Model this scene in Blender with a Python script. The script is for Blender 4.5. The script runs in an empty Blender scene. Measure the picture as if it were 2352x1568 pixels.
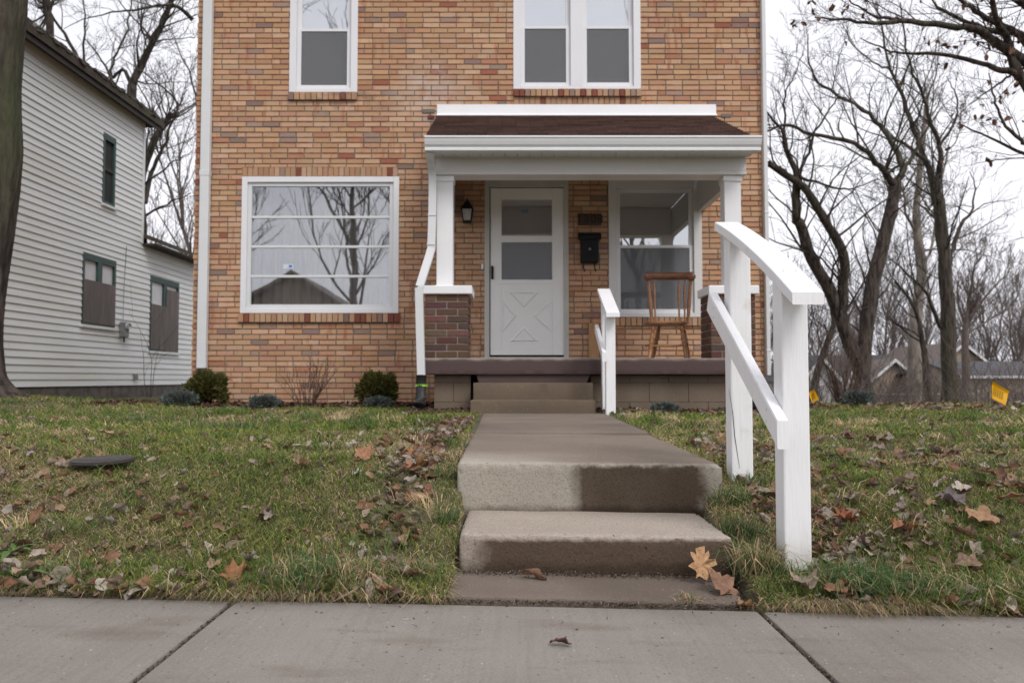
import bpy, bmesh, math, random
import numpy as np
from mathutils import Vector, Matrix, noise as mnoise

random.seed(7)
RNG = np.random.default_rng(11)
sc = bpy.context.scene
COL = sc.collection

# ---------------------------------------------------------------- camera, sky, sun, exposure
F, CX, CY = 1829.0, 1176.0, 784.0          # focal length and centre of the 2352 x 1568 view
CZ = 0.656
TILT = math.atan(86.0 / F)
cam_d = bpy.data.cameras.new('camera')
cam_d.sensor_width = 36.0
cam_d.lens = 36.0 * F / 2352.0
cam_d.clip_end = 1200.0
cam_d.dof.use_dof = True
cam_d.dof.focus_distance = 3.0
cam_d.dof.aperture_fstop = 4.5
cam = bpy.data.objects.new('camera', cam_d)
COL.objects.link(cam)
cam.location = (0, 0, CZ)
cam.rotation_euler = (math.pi / 2 + TILT, 0, 0)
sc.camera = cam

SUNV = Vector((0.50, -0.80, 1.05)).normalized()
world = bpy.data.worlds.new('World')
sc.world = world
world.use_nodes = True
wn, wl = world.node_tree.nodes, world.node_tree.links
bg = wn['Background']
sky = wn.new('ShaderNodeTexSky')
sky.sky_type = 'NISHITA'
sky.sun_disc = False
sky.sun_elevation = math.asin(SUNV.z)
sky.sun_rotation = math.atan2(SUNV.x, SUNV.y)
sky.air_density = 1.0
sky.dust_density = 3.0
hsv = wn.new('ShaderNodeHueSaturation')
hsv.inputs['Saturation'].default_value = 0.25
wl.new(sky.outputs[0], hsv.inputs['Color'])
tc = wn.new('ShaderNodeTexCoord')
nz = wn.new('ShaderNodeTexNoise')
nz.inputs['Scale'].default_value = 2.2
nz.inputs['Detail'].default_value = 5
wl.new(tc.outputs['Generated'], nz.inputs['Vector'])
cr = wn.new('ShaderNodeValToRGB')
cr.color_ramp.elements[0].position = 0.3
cr.color_ramp.elements[0].color = (0.76, 0.76, 0.83, 1)
cr.color_ramp.elements[1].position = 0.7
cr.color_ramp.elements[1].color = (0.95, 0.945, 1.0, 1)
wl.new(nz.outputs['Fac'], cr.inputs['Fac'])
sca = wn.new('ShaderNodeVectorMath')
sca.operation = 'SCALE'
sca.inputs['Scale'].default_value = 10.2
wl.new(cr.outputs['Color'], sca.inputs[0])
mx = wn.new('ShaderNodeMix')
mx.data_type = 'RGBA'
mx.inputs[0].default_value = 0.88
wl.new(hsv.outputs['Color'], mx.inputs[6])
wl.new(sca.outputs[0], mx.inputs[7])
wl.new(mx.outputs[2], bg.inputs['Color'])
bg.inputs['Strength'].default_value = 0.10

sun_d = bpy.data.lights.new('sun', 'SUN')
sun_d.energy = 1.5
sun_d.angle = math.radians(24)
sun_d.color = (1.0, 0.97, 0.93)
sun = bpy.data.objects.new('sun', sun_d)
COL.objects.link(sun)
sun.rotation_euler = SUNV.to_track_quat('Z', 'Y').to_euler()
sun.location = (0, 0, 20)

sc.view_settings.view_transform = 'Standard'
sc.view_settings.look = 'None'
sc.view_settings.exposure = 0.33
sc.view_settings.gamma = 1.0
sc.render.engine = 'CYCLES'
sc.cycles.use_denoising = True
sc.cycles.max_bounces = 7
sc.cycles.diffuse_bounces = 3
sc.cycles.transparent_max_bounces = 12


# ---------------------------------------------------------------- measuring helpers
def P(px, py, d):
    """point at depth d seen at (px, py) of the 2352 x 1568 view"""
    u, v = (px - CX) / F, (CY - py) / F
    dy = math.cos(TILT) - v * math.sin(TILT)
    dz = math.sin(TILT) + v * math.cos(TILT)
    k = d / dy
    return Vector((u * k, d, CZ + dz * k))


def RECT(x0, y0, x1, y1, d):
    a = P(x0, (y0 + y1) / 2, d)
    b = P(x1, (y0 + y1) / 2, d)
    return a.x, b.x, P(x0, y1, d).z, P(x0, y0, d).z     # xa, xb, zlow, zhigh


# ---------------------------------------------------------------- objects
def tag(o, label=None, cat=None, group=None, kind=None):
    if label: o['label'] = label
    if cat: o['category'] = cat
    if group: o['group'] = group
    if kind: o['kind'] = kind
    return o


def E(name, loc, label, cat, group=None):
    o = bpy.data.objects.new(name, None)
    o.empty_display_size = 0.1
    o.location = loc
    COL.objects.link(o)
    return tag(o, label, cat, group)


def world_loc(o):
    v = Vector((0, 0, 0))
    while o is not None:
        v += Vector(o.location)
        o = o.parent
    return v


def link_mesh(name, me, mat, parent=None):
    o = bpy.data.objects.new(name, me)
    if mat is not None:
        me.materials.append(mat)
    COL.objects.link(o)
    if parent is not None:
        o.parent = parent
    return o


def ease(pts, k=5):
    """Catmull-Rom through points"""
    q = [pts[0] * 2 - pts[1]] + list(pts) + [pts[-1] * 2 - pts[-2]]
    out = []
    for i in range(1, len(q) - 2):
        a, b, c, d = q[i - 1:i + 3]
        for j in range(k):
            t = j / k
            out.append((b * 2 + (c - a) * t + (a * 2 - b * 5 + c * 4 - d) * t * t + (b * 3 - c * 3 + d - a) * t ** 3) * .5)
    return out + [pts[-1]]


class MB:
    """collects shapes in world coordinates and links them as one mesh object"""
    def __init__(s):
        s.v, s.f, s.c, s.uv, s.smooth = [], [], [], [], []
        s.col = None

    def add(s, vs, fs, uvs=None, smooth=False):
        b = len(s.v)
        s.v.extend([tuple(p) for p in vs])
        for i, f in enumerate(fs):
            s.f.append(tuple(b + k for k in f))
            s.smooth.append(smooth)
            s.uv.append(uvs[i] if uvs else None)
        if s.col is not None:
            s.c.extend([s.col] * len(vs))
        return s

    def box(s, x0, x1, y0, y1, z0, z1, M=None):
        vs = [Vector(p) for p in ((x0, y0, z0), (x1, y0, z0), (x1, y1, z0), (x0, y1, z0),
                                  (x0, y0, z1), (x1, y0, z1), (x1, y1, z1), (x0, y1, z1))]
        if M is not None:
            vs = [M @ p for p in vs]
        fs = [(0, 3, 2, 1), (4, 5, 6, 7), (0, 1, 5, 4), (1, 2, 6, 5), (2, 3, 7, 6), (3, 0, 4, 7)]
        q = ((0, 0), (1, 0), (1, 1), (0, 1))
        return s.add(vs, fs, [q] * 6)

    def bevbox(s, x0, x1, y0, y1, z0, z1, b=0.004, M=None):
        bm = bmesh.new()
        bmesh.ops.create_cube(bm, size=1)
        for v in bm.verts:
            v.co = Vector(((x0 + x1) / 2 + v.co.x * (x1 - x0), (y0 + y1) / 2 + v.co.y * (y1 - y0),
                           (z0 + z1) / 2 + v.co.z * (z1 - z0)))
        bmesh.ops.bevel(bm, geom=bm.edges[:], offset=b, segments=2, affect='EDGES', profile=0.5)
        return s.bm(bm, M)

    def bm(s, bm, M=None, smooth=False):
        bm.verts.index_update()
        vs = [(M @ v.co) if M is not None else v.co.copy() for v in bm.verts]
        fs = [tuple(v.index for v in f.verts) for f in bm.faces]
        bm.free()
        return s.add(vs, fs, None, smooth)

    def prism(s, poly, axis, a0, a1):
        """closed polygon swept along an axis; poly pairs are the other two axes in order"""
        def pt(p, a):
            return {'x': (a, p[0], p[1]), 'y': (p[0], a, p[1]), 'z': (p[0], p[1], a)}[axis]
        n = len(poly)
        vs = [pt(p, a0) for p in poly] + [pt(p, a1) for p in poly]
        fs = [tuple(range(n))[::-1], tuple(range(n, 2 * n))]
        fs += [(i, (i + 1) % n, n + (i + 1) % n, n + i) for i in range(n)]
        return s.add(vs, fs)

    def hexa(s, p):
        return s.add(p, [(0, 3, 2, 1), (4, 5, 6, 7), (0, 1, 5, 4), (1, 2, 6, 5), (2, 3, 7, 6), (3, 0, 4, 7)])

    def tube(s, pts, radii, sides=8, caps=True):
        pts = [Vector(p) for p in pts]
        n = len(pts)
        if not hasattr(radii, '__len__'):
            radii = [radii] * n
        rings = []
        ref = Vector((0.13, 0.31, 0.94))
        for i in range(n):
            t = (pts[min(i + 1, n - 1)] - pts[max(i - 1, 0)]).normalized()
            a = t.cross(ref)
            if a.length < 1e-3:
                a = t.cross(Vector((1, 0, 0)))
            a.normalize()
            b = t.cross(a).normalized()
            for k in range(sides):
                th = 2 * math.pi * k / sides
                rings.append(pts[i] + (a * math.cos(th) + b * math.sin(th)) * radii[i])
        fs = []
        for i in range(n - 1):
            for k in range(sides):
                k2 = (k + 1) % sides
                fs.append((i * sides + k, i * sides + k2, (i + 1) * sides + k2, (i + 1) * sides + k))
        if caps:
            fs.append(tuple(range(sides)))
            fs.append(tuple((n - 1) * sides + k for k in range(sides))[::-1])
        return s.add(rings, fs, None, True)

    def ribbon_tube(s, pts, w, h):
        """rectangular pipe along a polyline in world space; w along x, h across"""
        pts = [Vector(p) for p in pts]
        n = len(pts)
        vs = []
        for i in range(n):
            t = (pts[min(i + 1, n - 1)] - pts[max(i - 1, 0)]).normalized()
            y = Vector((0, 1, 0))
            b = (y - t * y.dot(t)).normalized()
            a = t.cross(b).normalized()
            for sx, sy in ((-1, -1), (1, -1), (1, 1), (-1, 1)):
                vs.append(pts[i] + a * sx * w / 2 + b * sy * h / 2)
        fs = []
        for i in range(n - 1):
            for k in range(4):
                k2 = (k + 1) % 4
                fs.append((i * 4 + k, i * 4 + k2, (i + 1) * 4 + k2, (i + 1) * 4 + k))
        fs += [(3, 2, 1, 0), tuple((n - 1) * 4 + k for k in range(4))]
        return s.add(vs, fs)

    def mesh(s, name, org=(0, 0, 0)):
        me = bpy.data.meshes.new(name)
        o = Vector(org)
        me.from_pydata([tuple(Vector(p) - o) for p in s.v], [], s.f)
        me.polygons.foreach_set('use_smooth', s.smooth)
        if s.c:
            ca = me.color_attributes.new('col', 'FLOAT_COLOR', 'POINT')
            ca.data.foreach_set('color', np.array([(c[0], c[1], c[2], 1.0) for c in s.c], dtype=np.float32).ravel())
        if any(u is not None for u in s.uv):
            ul = me.uv_layers.new(name='UVMap')
            li = 0
            for f, u in zip(s.f, s.uv):
                for k in range(len(f)):
                    ul.data[li].uv = u[k % 4] if u else (0.5, 0.5)
                    li += 1
        return me

    def build(s, name, mat, parent=None, **kw):
        me = s.mesh(name, world_loc(parent))
        o = link_mesh(name, me, mat, parent)
        return tag(o, **kw) if kw else o


def mesh_np(name, V, Fc, cols=None, smooth=False):
    me = bpy.data.meshes.new(name)
    V = np.asarray(V, dtype=np.float32)
    Fc = np.asarray(Fc, dtype=np.int32)
    m, k = Fc.shape
    me.vertices.add(len(V))
    me.vertices.foreach_set('co', V.ravel())
    me.loops.add(m * k)
    me.loops.foreach_set('vertex_index', Fc.ravel())
    me.polygons.add(m)
    me.polygons.foreach_set('loop_start', np.arange(m, dtype=np.int32) * k)
    me.polygons.foreach_set('use_smooth', np.full(m, smooth))
    if cols is not None:
        ca = me.color_attributes.new('col', 'FLOAT_COLOR', 'POINT')
        c4 = np.ones((len(V), 4), dtype=np.float32)
        c4[:, :3] = cols
        ca.data.foreach_set('color', c4.ravel())
    me.update(calc_edges=True)
    return me


# ---------------------------------------------------------------- materials
def new_mat(name):
    m = bpy.data.materials.new(name)
    m.use_nodes = True
    nt = m.node_tree
    return m, nt, nt.nodes, nt.links, nt.nodes['Principled BSDF']


def N(nodes, t, **kw):
    n = nodes.new(t)
    for k, v in kw.items():
        setattr(n, k, v)
    return n


def mixrgb(nodes, links, fac, a, b, mode='MIX'):
    n = nodes.new('ShaderNodeMix')
    n.data_type = 'RGBA'
    n.blend_type = mode
    for i, v in ((0, fac), (6, a), (7, b)):
        if hasattr(v, 'is_linked'):
            links.new(v, n.inputs[i])
        elif isinstance(v, (int, float)):
            n.inputs[i].default_value = v
        else:
            n.inputs[i].default_value = (v[0], v[1], v[2], 1)
    return n.outputs[2]


def noise_fac(nodes, links, scale, lo=0.35, hi=0.65, detail=4, stretch=None, off=0.0, dist=0.0):
    g = nodes.new('ShaderNodeNewGeometry')
    mp = nodes.new('ShaderNodeMapping')
    links.new(g.outputs['Position'], mp.inputs['Vector'])
    if stretch:
        mp.inputs['Scale'].default_value = stretch
    mp.inputs['Location'].default_value = (off, off * 1.7, off * 0.6)
    n = nodes.new('ShaderNodeTexNoise')
    n.inputs['Scale'].default_value = scale
    n.inputs['Detail'].default_value = detail
    n.inputs['Distortion'].default_value = dist
    links.new(mp.outputs[0], n.inputs['Vector'])
    mr = nodes.new('ShaderNodeMapRange')
    mr.inputs[1].default_value = lo
    mr.inputs[2].default_value = hi
    links.new(n.outputs['Fac'], mr.inputs[0])
    return mr.outputs[0]


def bump(nodes, links, bs, h, strength, dist=0.01):
    b = nodes.new('ShaderNodeBump')
    b.inputs['Strength'].default_value = strength
    b.inputs['Distance'].default_value = dist
    links.new(h, b.inputs['Height'])
    links.new(b.outputs[0], bs.inputs['Normal'])
    return b


def simple(name, c1, c2=None, scale=8, rough=0.6, bs=40, bstr=0.2, stretch=None, detail=4, lo=0.35, hi=0.65,
           c3=None, s3=1.5, bd=0.004):
    m, nt, nd, lk, pb = new_mat(name)
    c2 = c2 or tuple(min(1, c * 0.8) for c in c1)
    col = mixrgb(nd, lk, noise_fac(nd, lk, scale, lo, hi, detail, stretch), c1, c2)
    if c3:
        col = mixrgb(nd, lk, noise_fac(nd, lk, s3, 0.5, 0.75, 5, stretch, 3.1), col, c3)
    lk.new(col, pb.inputs['Base Color'])
    pb.inputs['Roughness'].default_value = rough
    if bstr:
        bump(nd, lk, pb, noise_fac(nd, lk, bs, 0, 1, 4, stretch, 5.0), bstr, bd)
    return m


def attr_mat(name, use_object=False, rough=0.75, var=0.25, scale=30, bstr=0.0, bs=60, trans=0.0):
    m, nt, nd, lk, pb = new_mat(name)
    if use_object:
        src = N(nd, 'ShaderNodeObjectInfo').outputs['Color']
    else:
        a = N(nd, 'ShaderNodeAttribute', attribute_name='col')
        src = a.outputs['Color']
    dark = mixrgb(nd, lk, 1.0, src, (1 - var, 1 - var, 1 - var), 'MULTIPLY')
    col = mixrgb(nd, lk, noise_fac(nd, lk, scale, 0.3, 0.7), src, dark)
    lk.new(col, pb.inputs['Base Color'])
    pb.inputs['Roughness'].default_value = rough
    pb.inputs['Specular IOR Level'].default_value = 0.25
    if bstr:
        bump(nd, lk, pb, noise_fac(nd, lk, bs, 0, 1), bstr, 0.004)
    if trans:
        tb = N(nd, 'ShaderNodeBsdfTranslucent')
        lk.new(col, tb.inputs['Color'])
        ms = N(nd, 'ShaderNodeMixShader')
        ms.inputs[0].default_value = trans
        lk.new(pb.outputs[0], ms.inputs[1])
        lk.new(tb.outputs[0], ms.inputs[2])
        lk.new(ms.outputs[0], nd['Material Output'].inputs['Surface'])
    return m


def axis_range(nd, lk, axis, a, b, wob=0.0, wscale=6.0):
    """0..1 ramp along a world axis between a and b, wobbled by noise"""
    g = N(nd, 'ShaderNodeNewGeometry')
    sp = N(nd, 'ShaderNodeSeparateXYZ'); lk.new(g.outputs['Position'], sp.inputs[0])
    s = sp.outputs['XYZ'.index(axis)]
    if wob:
        nfac = noise_fac(nd, lk, wscale, 0, 1, 5)
        w = N(nd, 'ShaderNodeMath', operation='MULTIPLY_ADD'); lk.new(nfac, w.inputs[0])
        w.inputs[1].default_value = wob; lk.new(s, w.inputs[2])
        s2 = N(nd, 'ShaderNodeMath', operation='SUBTRACT'); lk.new(w.outputs[0], s2.inputs[0]); s2.inputs[1].default_value = wob / 2
        s = s2.outputs[0]
    mr = N(nd, 'ShaderNodeMapRange'); mr.inputs[1].default_value = a; mr.inputs[2].default_value = b
    lk.new(s, mr.inputs[0])
    return mr.outputs[0]


def mulf(nd, lk, *fs):
    r = fs[0]
    for f in fs[1:]:
        m = N(nd, 'ShaderNodeMath', operation='MULTIPLY')
        lk.new(r, m.inputs[0])
        if hasattr(f, 'is_linked'): lk.new(f, m.inputs[1])
        else: m.inputs[1].default_value = f
        r = m.outputs[0]
    return r


def brick_mat(name, use_object):
    """face colour per brick plus red flashing at edges, streaks, grain and old lime bloom"""
    m, nt, nd, lk, pb = new_mat(name)
    if use_object:
        oi = N(nd, 'ShaderNodeObjectInfo')
        src, rnd = oi.outputs['Color'], oi.outputs['Alpha']
    else:
        a = N(nd, 'ShaderNodeAttribute', attribute_name='col')
        src = a.outputs['Color']
        rnd = a.outputs['Alpha']
    grain = noise_fac(nd, lk, 120, 0.3, 0.7, 3)
    dk = mixrgb(nd, lk, 1.0, src, (0.78, 0.75, 0.72), 'MULTIPLY')
    col = mixrgb(nd, lk, grain, src, dk)
    # slow change along the wall
    col = mixrgb(nd, lk, noise_fac(nd, lk, 0.9, 0.35, 0.7, 3), col, mixrgb(nd, lk, 1.0, col, (1.03, 0.96, 0.90), 'MULTIPLY'))
    # red flash: a band at brick edges and upright streaks
    uv = N(nd, 'ShaderNodeUVMap', uv_map='UVMap')
    sp = N(nd, 'ShaderNodeSeparateXYZ')
    lk.new(uv.outputs[0], sp.inputs[0])

    def edge(sock, w):
        s1 = N(nd, 'ShaderNodeMath', operation='SUBTRACT'); s1.inputs[1].default_value = 0.5
        lk.new(sock, s1.inputs[0])
        s2 = N(nd, 'ShaderNodeMath', operation='ABSOLUTE'); lk.new(s1.outputs[0], s2.inputs[0])
        s3 = N(nd, 'ShaderNodeMapRange'); s3.inputs[1].default_value = 0.5 - w; s3.inputs[2].default_value = 0.5
        lk.new(s2.outputs[0], s3.inputs[0])
        return s3.outputs[0]
    ev = edge(sp.outputs['Y'], 0.24)
    streak = noise_fac(nd, lk, 22, 0.56, 0.64, 2, (1, 1, 0.12), 2.0)
    blot = noise_fac(nd, lk, 6.0, 0.46, 0.56, 3, None, 9.0)
    mul = N(nd, 'ShaderNodeMath', operation='MULTIPLY'); lk.new(ev, mul.inputs[0]); lk.new(blot, mul.inputs[1])
    blot2 = noise_fac(nd, lk, 3.5, 0.47, 0.55, 3, None, 31.0)
    mul2 = N(nd, 'ShaderNodeMath', operation='MULTIPLY'); lk.new(streak, mul2.inputs[0]); lk.new(blot2, mul2.inputs[1])
    mxx = N(nd, 'ShaderNodeMath', operation='MAXIMUM'); lk.new(mul.outputs[0], mxx.inputs[0]); lk.new(mul2.outputs[0], mxx.inputs[1])
    mm = N(nd, 'ShaderNodeMath', operation='MULTIPLY'); lk.new(mxx.outputs[0], mm.inputs[0]); lk.new(rnd, mm.inputs[1])
    col = mixrgb(nd, lk, mulf(nd, lk, mm.outputs[0], 0.8), col, (0.36, 0.125, 0.07))
    dark_patch = mulf(nd, lk, axis_range(nd, lk, 'Z', 3.95, 4.22, 0.2, 4), axis_range(nd, lk, 'Z', 4.32, 4.24), axis_range(nd, lk, 'X', -2.7, -2.4, .3, 5), axis_range(nd, lk, 'X', -1.5, -1.9, .3, 5), noise_fac(nd, lk, 9, .45, .6), 0.6)
    col = mixrgb(nd, lk, dark_patch, col, (0.16, 0.12, 0.095))  # uneven darker patch around and below the upper left window sill
    # pale lime bloom near the porch roof corner and on the lower courses
    col = bloom(nd, lk, col)
    lk.new(col, pb.inputs['Base Color'])
    pb.inputs['Roughness'].default_value = 0.8
    pb.inputs['Specular IOR Level'].default_value = 0.3
    bump(nd, lk, pb, noise_fac(nd, lk, 160, 0, 1, 3), 0.35, 0.003)
    return m


def bloom(nd, lk, col):
    g = N(nd, 'ShaderNodeNewGeometry')
    for c, r, amt in (((-1.05, 9.94, 4.28), 0.55, 0.55), ((1.0, 9.94, 2.2), 0.25, 0.4)):
        d = N(nd, 'ShaderNodeVectorMath', operation='DISTANCE')
        d.inputs[1].default_value = c
        lk.new(g.outputs['Position'], d.inputs[0])
        mr = N(nd, 'ShaderNodeMapRange'); mr.inputs[1].default_value = r; mr.inputs[2].default_value = 0.0
        mr.inputs[4].default_value = amt
        lk.new(d.outputs['Value'], mr.inputs[0])
        m2 = N(nd, 'ShaderNodeMath', operation='MULTIPLY')
        lk.new(mr.outputs[0], m2.inputs[0]); lk.new(noise_fac(nd, lk, 6, 0.3, 0.6), m2.inputs[1])
        col = mixrgb(nd, lk, m2.outputs[0], col, (0.62, 0.58, 0.55))
    return col


def glass_mat(name, refl, tint=(0.9, 0.92, 0.92), rough=0.0):
    m, nt, nd, lk, pb = new_mat(name)
    gl = N(nd, 'ShaderNodeBsdfGlossy'); gl.inputs['Roughness'].default_value = rough
    gl.inputs['Color'].default_value = (0.95, 0.96, 0.98, 1)
    tr = N(nd, 'ShaderNodeBsdfTransparent'); tr.inputs['Color'].default_value = (*tint, 1)
    ms = N(nd, 'ShaderNodeMixShader'); ms.inputs[0].default_value = refl
    lk.new(tr.outputs[0], ms.inputs[1]); lk.new(gl.outputs[0], ms.inputs[2])
    h = noise_fac(nd, lk, 1.6, 0, 1, 1)
    b = N(nd, 'ShaderNodeBump'); b.inputs['Strength'].default_value = 0.12; b.inputs['Distance'].default_value = 0.012
    lk.new(h, b.inputs['Height']); lk.new(b.outputs[0], gl.inputs['Normal'])
    lk.new(ms.outputs[0], nd['Material Output'].inputs['Surface'])
    return m


def screen_mat(name, col, alpha):
    m, nt, nd, lk, pb = new_mat(name)
    df = N(nd, 'ShaderNodeBsdfDiffuse'); df.inputs['Color'].default_value = (*col, 1)
    tr = N(nd, 'ShaderNodeBsdfTransparent')
    ms = N(nd, 'ShaderNodeMixShader'); ms.inputs[0].default_value = alpha
    lk.new(tr.outputs[0], ms.inputs[1]); lk.new(df.outputs[0], ms.inputs[2])
    lk.new(ms.outputs[0], nd['Material Output'].inputs['Surface'])
    return m


def concrete(name, c1, c2, dark, dark_amt=0.5, brush=False, stain=None, fine=180):
    m, nt, nd, lk, pb = new_mat(name)
    col = mixrgb(nd, lk, noise_fac(nd, lk, 2.2, 0.3, 0.7, 6), c1, c2)
    f = noise_fac(nd, lk, 0.9, 0.45, 0.72, 6, None, 4.0, 0.6)
    fm = N(nd, 'ShaderNodeMath', operation='MULTIPLY'); lk.new(f, fm.inputs[0]); fm.inputs[1].default_value = dark_amt
    col = mixrgb(nd, lk, fm.outputs[0], col, dark)
    col = mixrgb(nd, lk, noise_fac(nd, lk, fine, 0.35, 0.75, 2), mixrgb(nd, lk, 1.0, col, (0.80, 0.79, 0.77), 'MULTIPLY'), col)
    # pits and pale grit
    col = mixrgb(nd, lk, noise_fac(nd, lk, 75, 0.69, 0.73, 2, None, 2.0), col, (0.10, 0.085, 0.07))
    col = mixrgb(nd, lk, noise_fac(nd, lk, 95, 0.715, 0.76, 2, None, 8.0), col, (0.47, 0.42, 0.36))
    if brush:
        col = mixrgb(nd, lk, noise_fac(nd, lk, 60, 0.45, 0.75, 3, (1, 0.035, 1), 1.0), col,
                     mixrgb(nd, lk, 1.0, col, (0.91, 0.905, 0.90), 'MULTIPLY'))
        col = mixrgb(nd, lk, noise_fac(nd, lk, 5, 0.56, 0.72, 6, (0.5, 1.6, 1), 6.0), col,
                     mixrgb(nd, lk, 1.0, col, (0.80, 0.77, 0.74), 'MULTIPLY'))
    if stain:
        col = stain(nd, lk, col)
    lk.new(col, pb.inputs['Base Color'])
    pb.inputs['Roughness'].default_value = 0.85
    pb.inputs['Specular IOR Level'].default_value = 0.25
    h1 = noise_fac(nd, lk, fine, 0, 1, 3)
    h2 = noise_fac(nd, lk, 22, 0, 1, 4)
    ad = N(nd, 'ShaderNodeMath', operation='ADD'); lk.new(h1, ad.inputs[0]); lk.new(h2, ad.inputs[1])
    bump(nd, lk, pb, ad.outputs[0], 0.35, 0.006)
    return m


WETC = (0.245, 0.195, 0.158)


def stain_upper(nd, lk, col):
    # dry pale face at the left of the riser, damp patch over its right half
    pale = mulf(nd, lk, axis_range(nd, lk, 'Y', 3.24, 3.18, 0.05, 14), 0.9)
    col = mixrgb(nd, lk, pale, col, mixrgb(nd, lk, noise_fac(nd, lk, 6, .35, .65, 6, None, 3.0), (0.335, 0.312, 0.272), (0.27, 0.238, 0.195)))
    lip = mulf(nd, lk, axis_range(nd, lk, 'X', 0.35, -0.15, 0.3, 5), axis_range(nd, lk, 'Y', 3.75, 3.25, 0.3, 6), 0.8)
    col = mixrgb(nd, lk, lip, col, (0.40, 0.36, 0.305))
    col = mixrgb(nd, lk, noise_fac(nd, lk, 170, 0.48, 0.72, 4, None, 12.0), col, mixrgb(nd, lk, 1.0, col, (0.66, 0.62, 0.57), 'MULTIPLY'))
    f = mulf(nd, lk, axis_range(nd, lk, 'X', 0.225, 0.275, 0.13, 9), axis_range(nd, lk, 'X', 0.775, 0.725, 0.16, 16),
             axis_range(nd, lk, 'Y', 3.235, 3.195, 0.06, 16), axis_range(nd, lk, 'Z', 0.322, 0.306, 0.035, 42), 0.96)
    col = mixrgb(nd, lk, f, col, WETC, 'MULTIPLY')
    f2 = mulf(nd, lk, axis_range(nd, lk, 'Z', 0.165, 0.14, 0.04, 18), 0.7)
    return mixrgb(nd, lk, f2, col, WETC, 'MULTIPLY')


def stain_lower(nd, lk, col):
    col = mixrgb(nd, lk, noise_fac(nd, lk, 170, 0.48, 0.72, 4, None, 12.0), col, mixrgb(nd, lk, 1.0, col, (0.72, 0.68, 0.63), 'MULTIPLY'))
    f = mulf(nd, lk, axis_range(nd, lk, 'X', -0.155, -0.06, 0.12, 16), axis_range(nd, lk, 'Z', 0.128, 0.114, 0.022, 24), axis_range(nd, lk, 'Y', 2.74, 2.69), 0.97)
    col = mixrgb(nd, lk, f, col, WETC, 'MULTIPLY')
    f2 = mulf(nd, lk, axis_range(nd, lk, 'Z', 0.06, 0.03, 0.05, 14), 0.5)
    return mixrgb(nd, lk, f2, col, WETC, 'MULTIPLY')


def stain_slab(nd, lk, col):
    # worn brown paint on the porch slab edge: bare concrete along the top lip
    f = axis_range(nd, lk, 'Z', 0.868, 0.838, 0.06, 7)
    return mixrgb(nd, lk, f, col, (0.088, 0.060, 0.056))


def painted(name, c, rough=0.45, dirt=(0.55, 0.53, 0.50), amt=0.35, grain=True, knots=False):
    m, nt, nd, lk, pb = new_mat(name)
    f = mulf(nd, lk, noise_fac(nd, lk, 3.0, 0.45, 0.8, 6), amt)
    col = mixrgb(nd, lk, f, c, tuple(c[i] * dirt[i] for i in range(3)))
    if knots:
        kf = mulf(nd, lk, noise_fac(nd, lk, 5.5, 0.66, 0.74, 3, None, 7.0), noise_fac(nd, lk, 40, .4, .6, 3, (1, 1, .3)), 0.5)
        col = mixrgb(nd, lk, kf, col, (0.60, 0.55, 0.44))
        col = mixrgb(nd, lk, mulf(nd, lk, axis_range(nd, lk, 'Z', .17, .0, .12, 14), axis_range(nd, lk, 'Y', 3.0, 2.9), .55), col, (0.40, 0.34, 0.26))
        col = mixrgb(nd, lk, noise_fac(nd, lk, 90, 0.55, 0.8, 3, (1, 1, .06)), col, mixrgb(nd, lk, 1.0, col, (.90, .90, .89), 'MULTIPLY'))
    lk.new(col, pb.inputs['Base Color'])
    pb.inputs['Roughness'].default_value = rough
    if grain:
        bump(nd, lk, pb, noise_fac(nd, lk, 70 if knots else 60, 0, 1, 5, (1, 1, 0.12)), 0.5 if knots else 0.25, 0.004)
    return m


M = {}
M['brick'] = brick_mat('tan_brick', True)
M['brick_j'] = brick_mat('tan_brick_field', False)
M['mortar'] = simple('mortar', (0.23, 0.19, 0.155), (0.17, 0.14, 0.115), 20, 0.9, 150, 0.4)
M['pillar_mortar'] = simple('pillar_mortar', (0.30, 0.25, 0.22), (0.22, 0.18, 0.16), 20, 0.9, 150, 0.4)
M['brown_brick'] = attr_mat('brown_brick', True, 0.85, 0.3, 60, 0.4, 120)
M['white'] = painted('white_paint', (0.80, 0.80, 0.81), 0.42, (0.8, 0.79, 0.77), 0.3)
M['rail_white'] = painted('rail_paint', (0.83, 0.83, 0.84), 0.38, (0.88, 0.87, 0.85), 0.35, True, True)
M['vinyl'] = painted('white_vinyl', (0.74, 0.74, 0.76), 0.4, (0.85, 0.84, 0.82), 0.3, False)
M['alu'] = painted('white_aluminium', (0.66, 0.67, 0.68), 0.38, (0.8, 0.8, 0.78), 0.35, False)
M['gutter'] = painted('gutter_white', (0.72, 0.73, 0.74), 0.35, (0.8, 0.8, 0.78), 0.3, False)
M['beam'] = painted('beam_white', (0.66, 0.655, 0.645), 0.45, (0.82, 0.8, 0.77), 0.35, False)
M['frame_grey'] = painted('weathered_frame', (0.50, 0.49, 0.46), 0.55, (0.7, 0.68, 0.63), 0.6)
M['doorw'] = painted('door_white', (0.83, 0.825, 0.825), 0.45, (0.86, 0.84, 0.8), 0.4, False)
M['glass'] = glass_mat('window_glass', 0.26, (0.9, 0.92, 0.92), 0.012)
M['glass_up'] = glass_mat('upper_glass', 0.42)
M['glass_door'] = glass_mat('door_glass', 0.40)
M['glass_dusty'] = glass_mat('dusty_glass', 0.22, (0.85, 0.85, 0.85), 0.03)
M['screen'] = screen_mat('insect_screen', (0.20, 0.205, 0.215), 0.46)
M['blind'] = simple('blind', (0.62, 0.62, 0.64), (0.55, 0.55, 0.57), 3, 0.6, 40, 0)
M['blind_up'] = simple('blind_bright', (0.72, 0.73, 0.76), (0.66, 0.67, 0.70), 3, 0.6, 40, 0)
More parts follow.
